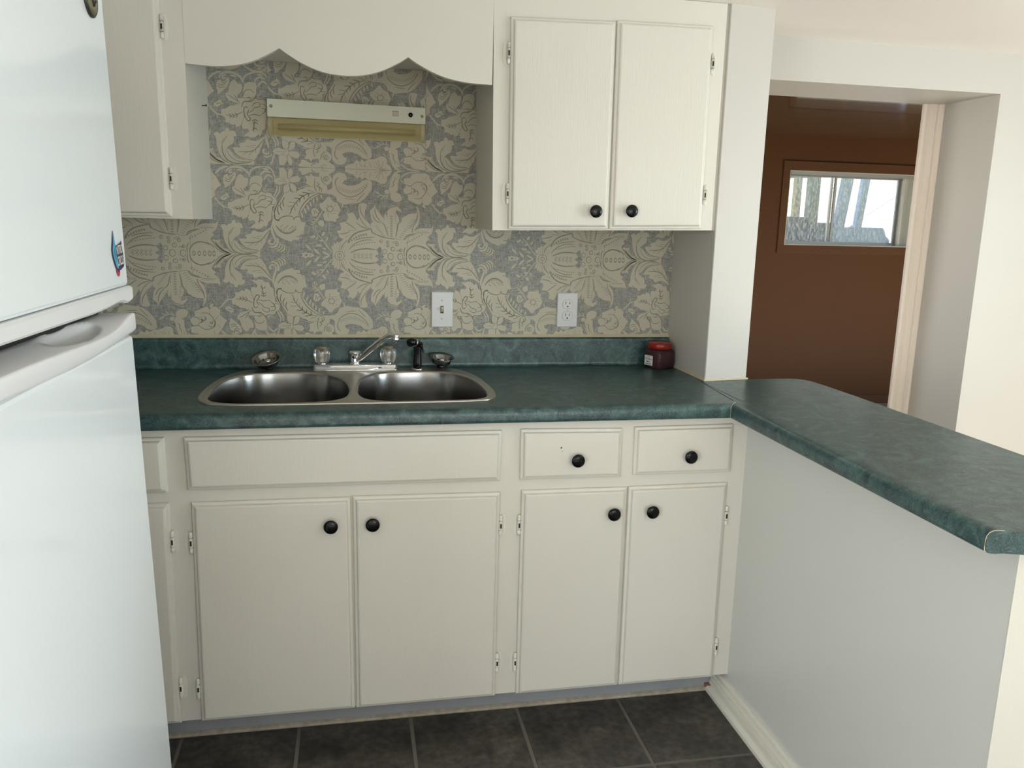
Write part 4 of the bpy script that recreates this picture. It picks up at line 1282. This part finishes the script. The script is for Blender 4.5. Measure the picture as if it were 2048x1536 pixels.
# side sprayer
SX, SY_ = .5985, -.0820
sp = thing('side_sprayer', 'black pull out sink sprayer beside the chrome faucet', 'sprayer', (SX, SY_, .9174))
b = MB(); b.smooth = True
b.lathe([(.0205, 0), (.0208, .0015), (.0185, .004), (.0135, .0055), (.0125, .0045)], (SX, SY_, .9175), (0, 0, 1), 32)
sub(b.build('collar', 'chrome', None, loc=(SX, SY_, .918)), sp)
b = MB(); b.smooth = True
b.lathe([(.0125, .005), (.0140, .008), (.0135, .020), (.0120, .040), (.0118, .060), (.0135, .072), (.0130, .080), (.0090, .086), (.001, .088)], (SX, SY_, .9174), (.02, 0, 1), 28)
sub(b.build('sprayer_body', 'blackrub', None, loc=(SX, SY_, .95)), sp)
b = MB(); b.smooth = True
b.tube([(SX+.009, SY_, .991), (SX-.003, SY_-.010, 1.004), (SX-.017, SY_-.026, 1.0085), (SX-.026, SY_-.037, 1.0075)], [.0105, .0118, .0122, .0130], 20)
hd = b.build('spray_head', 'blackrub', None, loc=(SX-.01, SY_-.02, 1.0)); sub(hd, sp)
b = MB(); b.smooth = True
b.tube([(SX-.0075, SY_-.0145, 1.0055), (SX-.0115, SY_-.0195, 1.0070)], [.0127, .0129], 20)
sub(b.build('spray_ring', 'steel_rim', None, loc=(SX-.009, SY_-.017, 1.006)), sp)
b = MB(); b.hexa([(SX+.006, SY_-.006, 1.009), (SX+.016, SY_-.006, 1.003), (SX+.016, SY_+.006, 1.003), (SX+.006, SY_+.006, 1.009)], [(SX+.016, SY_-.005, .972), (SX+.0205, SY_-.005, .971), (SX+.0205, SY_+.005, .971), (SX+.016, SY_+.005, .972)])
sub(b.build('trigger', 'blackrub', None, loc=(SX+.016, SY_, .99)), sp)

# strainer baskets lying on the counter behind the sink
def strainer(label, x, y, tilt, r, zc):
    root = thing('sink_strainer', label, 'strainer', (x, y, .9190), group=None)
    root.rotation_euler = tilt
    b = MB(); b.smooth = True
    b.lathe([(.006, 0), (.012, .001), (.013, .006), (r*.55, .0075), (r*.74, .0105), (r*.80, .0225), (r*.98, .0285), (r, .0300), (r*.97, .0308), (r*.77, .0250), (r*.71, .0130), (r*.50, .0100), (.001, .0095)], (0, 0, zc), (0, 0, 1), 40)
    b.build('basket', 'steel', root)
    b = MB()
    for k in range(10):
        a = k*math.tau/10+.2; rr_ = r*.62
        b.lathe([(.0028, 0), (.0028, .0006)], (math.cos(a)*rr_, math.sin(a)*rr_, zc+.0118), (0, 0, 1), 10)
    b.build('drain_hole', 'dark', root)
    b = MB(); b.smooth = True
    b.lathe([(.0045, .009), (.0045, .016), (.0095, .0185), (.0100, .0215), (.0070, .0235), (.001, .024)], (r*.05, 0, zc), (0, 0, 1), 20)
    b.build('strainer_knob', 'chrome', root)
    b = MB(); b.smooth = True
    b.lathe([(.001, 0), (.012, 0), (.0125, .003), (.0125, zc+.004)], (0, 0, .0), (0, 0, 1), 20)
    b.build('rubber_stopper', 'blackrub', root)
    return root
strainer('tilted steel sink strainer basket lying behind the left bowl', .141, -.0620, (math.radians(22), math.radians(-9), 0), .0450, .010)
strainer('steel sink strainer basket lying behind the right bowl beside the black sprayer', .675, -.0600, (math.radians(12), math.radians(1), .4), .0405, .006)

# spice jar ----------------------------------------------------------
jar = thing('spice_jar', 'square clear jar of dark red spice with a red lid in the counter corner', 'jar', (1.4130, -.0790, .9146))
jar.rotation_euler = (0, 0, math.radians(-64))
def rsq(h, r, z, n=5):
    out = []
    for (sx, sy, a0) in ((1, 1, 0), (-1, 1, 90), (-1, -1, 180), (1, -1, 270)):
        for k in range(n):
            a = math.radians(a0+90*k/(n-1)); out.append((sx*(h-r)+r*math.cos(a), sy*(h-r)+r*math.sin(a), z))
    return out
b = MB(); b.smooth = True
b.rings([rsq(.034, .010, .0), rsq(.0375, .011, .003), rsq(.0385, .011, .012), rsq(.0385, .011, .052), rsq(.037, .013, .060), rsq(.0335, .020, .0655), rsq(.032, .026, .067)])
b.build('jar_body', 'jarplastic', jar)
b = MB(); b.smooth = True
b.rings([rsq(.0325, .009, .002), rsq(.0365, .010, .005), rsq(.0372, .010, .052), rsq(.0350, .012, .058), rsq(.030, .020, .0615)])
b.build('spice_fill', 'spice', jar)
b = MB(); b.smooth = True
mod = lambda a: 1+.008*math.cos(a*60)
b.lathe([(.0385, .0665), (.0395, .0675), (.0395, .0830), (.0375, .0855), (.0340, .0860), (.0330, .0845), (.016, .0845), (.0145, .0855), (.001, .0855)], (0, 0, 0), (0, 0, 1), 120, mod)
lid = b.build('lid', 'lid', jar)
b = MB(); b.box(-.029, .0075, -.0390, -.0386, .010, .043)
lb = b.build('label', 'label', jar)
b = MB()
for (x0, x1, z) in ((-.018, -.007, .038), (-.027, -.003, .0325), (-.027, .004, .0290), (-.025, .004, .0150), (-.024, .001, .0125)):
    b.box(x0, x1, -.03925, -.0390, z, z+.0012)
b.box(-.021, -.011, -.03925, -.0390, .0205, .0238); b.box(-.010, -.005, -.03925, -.0390, .0205, .0225)
b.build('label_print', 'ink', lb)

# wall plates ---------------------------------------------------------
def plate_box(name, label, cat, xc, zc, w, h):
    root = thing(name, label, cat, (xc, -.0015, zc))
    b = MB(); W2, H2 = w/2, h/2
    b.rings([[(-W2, 0, -H2), (W2, 0, -H2), (W2, 0, H2), (-W2, 0, H2)], [(-W2, -.003, -H2), (W2, -.003, -H2), (W2, -.003, H2), (-W2, -.003, H2)],
             [(-W2+.0025, -.0055, -H2+.0025), (W2-.0025, -.0055, -H2+.0025), (W2-.0025, -.0055, H2-.0025), (-W2+.0025, -.0055, H2-.0025)]])
    b.build('cover_plate', 'plate', root)
    return root
sw = plate_box('light_switch', 'white toggle light switch plate on the wallpaper above the sink', 'light switch', .6845, 1.0998, .070, .1150)
b = MB(); b.box(-.0052, .0052, -.0062, -.0050, -.0120, .0120); b.build('toggle_slot', 'ink', sw)
b = MB(); b.hexa([(-.0042, -.006, -.007), (.0042, -.006, -.007), (.0042, -.006, .009), (-.0042, -.006, .009)], [(-.0034, -.0150, .0035), (.0034, -.0150, .0035), (.0034, -.0135, .0100), (-.0034, -.0135, .0100)]); b.build('toggle', 'ivory', sw)
for z in (.030, -.030):
    b = MB(); b.smooth = True; b.lathe([(.0034, 0), (.0030, .0010), (.001, .0013)], (0, -.0055, z), (0, -1, 0), 16); b.smooth = False; b.cur = 1; b.box(-.0028, .0028, -.0070, -.0067, z-.0004, z+.0004); b.build('screw', ['plate', 'ink'], sw)
ou = plate_box('wall_outlet', 'white double power outlet on the wallpaper under the wall cabinet', 'outlet', 1.1062, 1.1003, .0710, .1145)
for zc in (.0195, -.0195):
    b = MB(); pts = []
    for k in range(28):
        a = math.tau*k/28; x = .0172*math.cos(a); z = max(-.0142, min(.0142, .0172*math.sin(a))); pts.append((x, zc+z))
    b.prism([(p[0]*1.06, zc+(p[1]-zc)*1.06) for p in pts], 'y', -.0058, -.0050); b.cur = 0
    fo = b.build('receptacle_gap', 'screw', ou)
    b = MB(); b.prism(pts, 'y', -.0078, -.0055); b.cur = 1
    b.box(-.0078, -.0056, -.0080, -.0077, zc-.0005, zc+.0085); b.box(.0056, .0076, -.0080, -.0077, zc+.0005, zc+.0080)
    b.lathe([(.0027, 0), (.0027, .0003)], (0, -.0077, zc-.0072), (0, -1, 0), 14)
    b.build('receptacle', ['plate', 'ink'], ou)
b = MB(); b.lathe([(.0030, 0), (.0026, .0010), (.001, .0013)], (0, -.0055, 0), (0, -1, 0), 16); b.cur = 1; b.box(-.0004, .0004, -.0070, -.0067, -.0026, .0026); b.build('screw', ['plate', 'ink'], ou)

# under-cabinet light --------------------------------------------------
lf = thing('light_fixture', 'slim ivory fluorescent light with a ribbed clear diffuser on the wallpaper over the sink', 'light fixture', (.391, -.0015, 1.674))
def lp_(o): o.parent = lf; return o
X0, X1 = -.233, .234
b = MB(); b.hexa([(X0, 0, .0005), (X1, 0, -.0010), (X1, 0, .0470), (X0, 0, .0510)], [(X0, -.038, .0005), (X1, -.038, -.0010), (X1, -.038, .0470), (X0, -.038, .0510)])
b.build('housing', 'fixture', lf)
M['tube'] = mat('white_fluorescent_tube', (.62, .60, .46), .3)
b = MB(); b.box(X0, X1, -.006, 0, -.0520, -.0005); b.build('reflector', 'tube', lf)
b = MB(); b.smooth = True; b.lathe([(.008, -.205), (.008, .205)], (0, -.021, -.025), (1, 0, 0), 20); b.build('lamp_tube', 'tube', lf)
M['diffuser'] = mat('yellowed_ribbed_diffuser', (.86, .80, .60), .06, trans=.94, ior=1.15)
b = MB(); b.smooth = False
dp = []
for k in range(25):
    a = k/24
    yy = -.0375 if a < .55 else -.0375+ (a-.55)/.45*.022
    zz = -.0015 - a*.050
    dp.append((yy+(.0009 if k % 2 else 0), zz))
poly = dp + [(-.0120, -.0515), (-.0350 if False else -.013, -.050), (-.034, -.030), (-.0350, -.0015)]
b.prism([(p[0], p[1]) for p in poly], 'x', X0+.014, X1-.014)
b.build('diffuser', 'diffuser', lf)
for xa, xb in ((X0+.0005, X0+.014), (X1-.014, X1-.0005)):
    b = MB(); b.prism([(-.0005, -.0005), (-.0385, -.0005), (-.0385, -.029), (-.0160, -.0525), (-.0005, -.0525)], 'x', xa, xb); b.build('end_cap', 'diffuser', lf)
b = MB(); b.box(.1345, .1515, -.0395, -.0380, .0195, .0330); b.cur = 1; b.box(.1340, .1520, -.0384, -.0379, .0188, .0337); b.cur = 0; b.hexa([(.136, -.0395, .021), (.150, -.0395, .021), (.150, -.0395, .0315), (.136, -.0395, .0315)], [(.136, -.0425, .021), (.150, -.0400, .021), (.150, -.0400, .0315), (.136, -.0425, .0315)]); b.build('rocker_switch', ['ivory', 'ink'], lf)
b = MB(); b.smooth = True; b.lathe([(.0068, 0), (.0066, .006), (.0045, .0085), (.001, .009)], (.1885, -.038, .0240), (0, -1, 0), 20); b.build('start_button', 'knob', lf)
for x, z in ((-.222, .030), (.2235, .022)):
    b = MB(); b.smooth = True; b.lathe([(.0048, 0), (.0044, .0014), (.0022, .0020), (.0020, .0012), (.0008, .0012)], (x, -.038, z), (0, -1, 0), 18); b.build('screw', 'screw', lf)

# wall cabinets --------------------------------------------------------
YU = -.323
uc = thing('wall_cabinet', 'cream painted wall cabinet with a single visible door above the refrigerator side', 'cabinet', (-.5, -.15, 1.37))
b = MB(); b.box(-1.2, -.0155, YU, -.001, 1.3715, H_CEIL-.001)
sub(b.build('carcass', 'paint_rail', None, loc=(-.5, -.15, 1.6)), uc)
door(uc, [(-.62, 1.935), (-.0700, 1.940), (-.0665, 1.3775), (-.62, 1.3735)], YU, [(-.0690, 1.8474), (-.0665, 1.4744)], 1)
b = MB(); b.lathe([(.0012, 0), (.0012, .012)], (-.0155, -.100, 1.6886), (1, 0, 0), 8); b.lathe([(.0034, .011), (.0034, .0125), (.0015, .0135)], (-.0155, -.100, 1.6886), (1, 0, .1), 12)
nl = b.build('nail', 'dark', None, loc=(-.0155, -.100, 1.6886)); tag(nl, 'small dark nail sticking out of the left cabinet side above the sink', 'nail')

ur = thing('wall_cabinet', 'cream painted double door wall cabinet with two black knobs beside the partition', 'cabinet', (1.13, -.15, 1.37))
b = MB()
b.prism([(.7920, 1.3610), (1.4590, 1.3755), (1.4600, H_CEIL-.001), (.7835, H_CEIL-.001)], 'y', YU, -.001)
b.box(1.456, 1.4713, YU+.012, -.001, 1.3758, H_CEIL-.001)
sub(b.build('carcass', 'paint_rail', None, loc=(1.13, -.15, 1.6)), ur)
door(ur, [(.8305, 1.9320), (1.1275, 1.9395), (1.1320, 1.3715), (.8365, 1.3650)], YU, [(.8300, 1.8387), (.8350, 1.4638)], -1, (1.0862, 1.4211), mt='paint_grain')
door(ur, [(1.1320, 1.9430), (1.4170, 1.9465), (1.4215, 1.3795), (1.1370, 1.3720)], YU, [(1.4190, 1.8455), (1.4225, 1.4778)], 1, (1.1936, 1.4248), mt='paint_grain')

va = thing('valance', 'cream scalloped valance board bridging the two wall cabinets over the sink', 'valance', (.39, -.31, 1.76))
sc = [(-.0152, 1.7634), (.0373, 1.7608), (.0724, 1.7616), (.1159, 1.768), (.1558, 1.7804), (.1919, 1.7991), (.2193, 1.8144), (.2441, 1.7983), (.2761, 1.7806), (.3162, 1.765), (.3566, 1.7572), (.3982, 1.7558), (.4402, 1.7609), (.482, 1.7732), (.5238, 1.7939), (.5538, 1.8122), (.5794, 1.7966), (.6178, 1.7784), (.6614, 1.7641), (.7178, 1.7559), (.7838, 1.7539)]
seg = []
def sm(lo, hi, n=5): return [(v.x, v.y) for v in crom([(a, c, 0) for a, c in sc[lo:hi]], n)]
seg = sm(0, 7)[:-1] + sm(6, 16)[:-1] + sm(15, 21)
b = MB(); b.prism(seg + [(.7838, H_CEIL-.001), (-.0152, H_CEIL-.001)], 'y', YU-.0006, YU+.018)
sub(b.build('scalloped_board', 'paint_rail', None, loc=(.39, -.31, 1.9)), va)
b = MB(); b.box(-.0152, .7838, YU+.0182, -.0025, 1.836, H_CEIL-.002)
sub(b.build('soffit', 'paint_rail', None, loc=(.39, -.15, 1.9)), va)

# refrigerator ----------------------------------------------------------
TH = -.0233
fr_ = thing('refrigerator', 'white top freezer refrigerator leaning back slightly at the left edge of the view', 'refrigerator', (.0256, -1.048, .0))
fr_.rotation_euler = (0, TH, 0)
# local frame: x = 0 door front, y = 0 far edge (negative towards the viewer), z up
DW = .745
def dbox(b, x0, x1, y0, y1, z0, z1, r=.006):
    b.bbox(x0, x1, y0, y1, z0, z1, r)
b = MB(); dbox(b, -.70, -.062, -DW+.004, -.004, .042, 1.765, .006)
b.build('body', 'fridge', fr_)
b = MB(); dbox(b, -.052, 0, -DW, -.0015, 1.2535, 1.768, .007)
fd = b.build('freezer_door', 'fridge', fr_)
# freezer door bottom trim with a finger notch towards the far end
def strip(ys, zb, zt, x0, x1, name, parent, mt='fridge_trim'):
    R = []
    for y, a, c in zip(ys, zb, zt):
        r = .004
        R.append([(x0, y, a), (x1-r, y, a), (x1, y, a+r), (x1, y, c-r), (x1-r, y, c), (x0, y, c)])
    b = MB(); b.smooth = False
    b.rings(R); return b.build(name, mt, parent)
ysu = [-DW-.002, -.56, -.35, -.22, -.15, -.095, -.070, -.050, -.035, -.020, -.006, .004, .0045]
zbu = [1.2290, 1.2285, 1.2265, 1.2255, 1.2265, 1.2290, 1.2292, 1.2275, 1.2245, 1.2235, 1.2245, 1.2262, 1.230]
strip(ysu, zbu, [1.2532]*13, -.045, .0045, 'freezer_handle_trim', fd)
b = MB(); dbox(b, -.052, 0, -DW, -.0015, .085, 1.163, .007)
dd = b.build('refrigerator_door', 'fridge', fr_)
ysl = [-DW-.002, -.585, -.48, -.35, -.25, -.195, -.147, -.115, -.090, -.070, -.050, -.030, -.015, -.002, .004, .0045]
ztl = [1.1955, 1.1945, 1.1930, 1.1890, 1.1855, 1.1850, 1.1855, 1.1875, 1.1905, 1.1940, 1.1980, 1.2010, 1.2025, 1.2030, 1.2030, 1.199]
zbl = [1.1690, 1.1690, 1.1665, 1.1635, 1.1630, 1.1640, 1.1655, 1.1667, 1.1680, 1.1688, 1.1695, 1.1705, 1.1712, 1.1716, 1.1720, 1.176]
R = []
NX = 14
def topz(y, zt, s):
    """top shelf of the handle: s = 0 at the front edge, 1 at the back"""
    base = zt + (1.2030-zt)*min(1, s*1.25)
    d = ((y+.235)/.115)**2 + ((s-.55)/.42)**2
    return base - .022*max(0, 1-d)**.7
ys_f = [ysl[0]]
for i in range(len(ysl)-1):
    k = 6 if ysl[i+1]-ysl[i] > .04 else 3
    ys_f += [ysl[i]+(ysl[i+1]-ysl[i])*(t+1)/k for t in range(k)]
def lerp(xs, vs, x):
    for i in range(len(xs)-1):
        if x <= xs[i+1]: return vs[i]+(vs[i+1]-vs[i])*(x-xs[i])/(xs[i+1]-xs[i])
    return vs[-1]
for y in ys_f:
    zt, zb = lerp(ysl, ztl, y), lerp(ysl, zbl, y)
    ring = [(-.060, y, zb-.004), (0, y, zb-.004), (.0035, y, zb), (.0050, y, zb+.003), (.0050, y, zt-.004), (.0038, y, zt-.001), (.001, y, zt)]
    for k in range(1, NX+1):
        s = k/NX; ring.append((.001-.058*s, y, topz(y, zt, s)))
    R.append(ring)
b = MB(); b.smooth = False; b.rings(R)
tr = b.build('door_handle_trim', 'fridge_trim', dd)
for p in tr.data.polygons: p.use_smooth = abs(p.normal.y) < .9
b = MB(); b.box(-.062, -.040, -.118, -.070, 1.210, 1.2255); b.build('middle_hinge', 'screw', fr_)
b = MB(); b.box(-.064, -.055, -DW+.006, -.006, 1.170, 1.255); b.build('gap_strip', 'dark', fr_)  # dark strip behind the gap between the two doors
b = MB(); b.smooth = True
b.lathe([(.0330, 0), (.0330, .0035), (.0300, .0055), (.0285, .0045)], (0, -.083, 1.727), (1, 0, 0), 40); b.cur = 1
b.lathe([(.0285, .0040), (.0270, .0058), (.018, .0062), (.001, .0062)], (0, -.083, 1.727), (1, 0, 0), 40, cap0=False); b.cur = 0
b.tube([(.0064, -.096, 1.735), (.0064, -.083, 1.712), (.0064, -.070, 1.722)], .0022, 8)
b.build('badge', ['badge_rim', 'badge'], fd)
for yy in (-.05, -DW+.05):
    b = MB(); b.lathe([(.018, 0), (.018, .008), (.008, .010), (.008, .046)], (-.10, yy, .0), (0, 0, 1), 16); b.build('foot', 'knob', fr_)
    b = MB(); b.lathe([(.018, -.015), (.018, -.007), (.008, -.005), (.008, .046)], (-.64, yy, .0), (0, 0, 1), 16); b.build('foot', 'knob', fr_)
b = MB(); b.box(-.058, -.012, -DW+.01, -.01, .022, .080); b.build('kick_grille', 'fridge_trim', fr_)

# sticker on the freezer door: local plane x = .0006
stk = bpy.data.objects.new('fridge_magnet', None); COL.objects.link(stk)
tag(stk, 'blue flame shaped magnet with white lettering on the freezer door', 'magnet')
stk.location = (.0256+TH*1.30+.0011, -1.048-.0700, 1.313); stk.rotation_euler = (0, TH, 0)
def flat(pts, x0, x1, name, mt):
    # pts: (y right, z up) in metres, centred
    b = MB(); b.prism([(p[0], p[1]) for p in pts], 'x', x0, x1)
    return b.build(name, mt, stk)
navy = [(-.0100, .0400), (-.0055, .030), (-.0030, .0150), (.003, .0140), (.0330, .0180), (.0360, .0215), (.0385, .0180), (.0400, .0020), (.0430, -.0020), (.0435, -.0190), (.040, -.0240), (.030, -.0260), (.020, -.0290), (.014, -.0270), (.0120, -.0310), (.004, -.0310), (-.0080, -.0230), (-.0190, -.0080), (-.0225, .0020), (-.0220, .0100), (-.0150, .0230), (-.0120, .0300)]
redp = [(-.006, -.024), (.013, -.027), (.014, -.034), (.009, -.0395), (.003, -.0385), (-.003, -.033)]
blue = [(-.0100, .0370), (-.0068, .029), (-.0060, .0180), (-.0025, .0080), (.0000, -.0050), (.0040, -.0150), (.0070, -.0220), (.0040, -.0260), (-.0040, -.0230), (-.0150, -.0090), (-.0200, .0020), (-.0195, .0090), (-.0130, .0210), (-.0115, .0290)]
midb = [(-.0120, .0120), (-.0090, .0080), (-.0060, -.0020), (-.0020, -.0100), (-.0030, -.0140), (-.0090, -.0060), (-.0130, .0020)]
flat(redp, .0002, .0006, 'red_tip', 'st_red'); flat(navy, .0003, .0009, 'outline', 'st_navy'); flat(blue, .0009, .0011, 'blue_flame', 'st_blue'); flat(midb, .0011, .0012, 'mid_blue_flame', 'st_mid')  # darker blue shape is part of the magnet's print
def text_mesh(txt, width, height, name, mt, parent, shear=0.0):
    cu = bpy.data.curves.new(name, 'FONT'); cu.body = txt; cu.offset = .018; cu.extrude = 0
    to = bpy.data.objects.new(name, cu); COL.objects.link(to)
    dg = bpy.context.evaluated_depsgraph_get(); dg.update()
    me = bpy.data.meshes.new_from_object(to.evaluated_get(dg)); COL.objects.unlink(to); bpy.data.objects.remove(to)
    xs = [v.co.x for v in me.vertices]; ys = [v.co.y for v in me.vertices]
    x0, x1, y0, y1 = min(xs), max(xs), min(ys), max(ys)
    for v in me.vertices:
        u = (v.co.x-x0)/(x1-x0)*width; w = (v.co.y-y0)/(y1-y0)*height
        v.co = Vector((0, u, w+shear*u))
    me.materials.clear(); me.materials.append(M[mt])
    o = bpy.data.objects.new(name, me); COL.objects.link(o); o.parent = parent
    return o
t1 = text_mesh('NITRO', .0350, .0155, 'lettering', 'st_white', stk, .06); t1.location = (.0012, .0020, -.0015)
t2 = text_mesh('CIRCUS', .0375, .0165, 'lettering', 'st_white', stk, .06); t2.location = (.0012, .0035, -.0215)
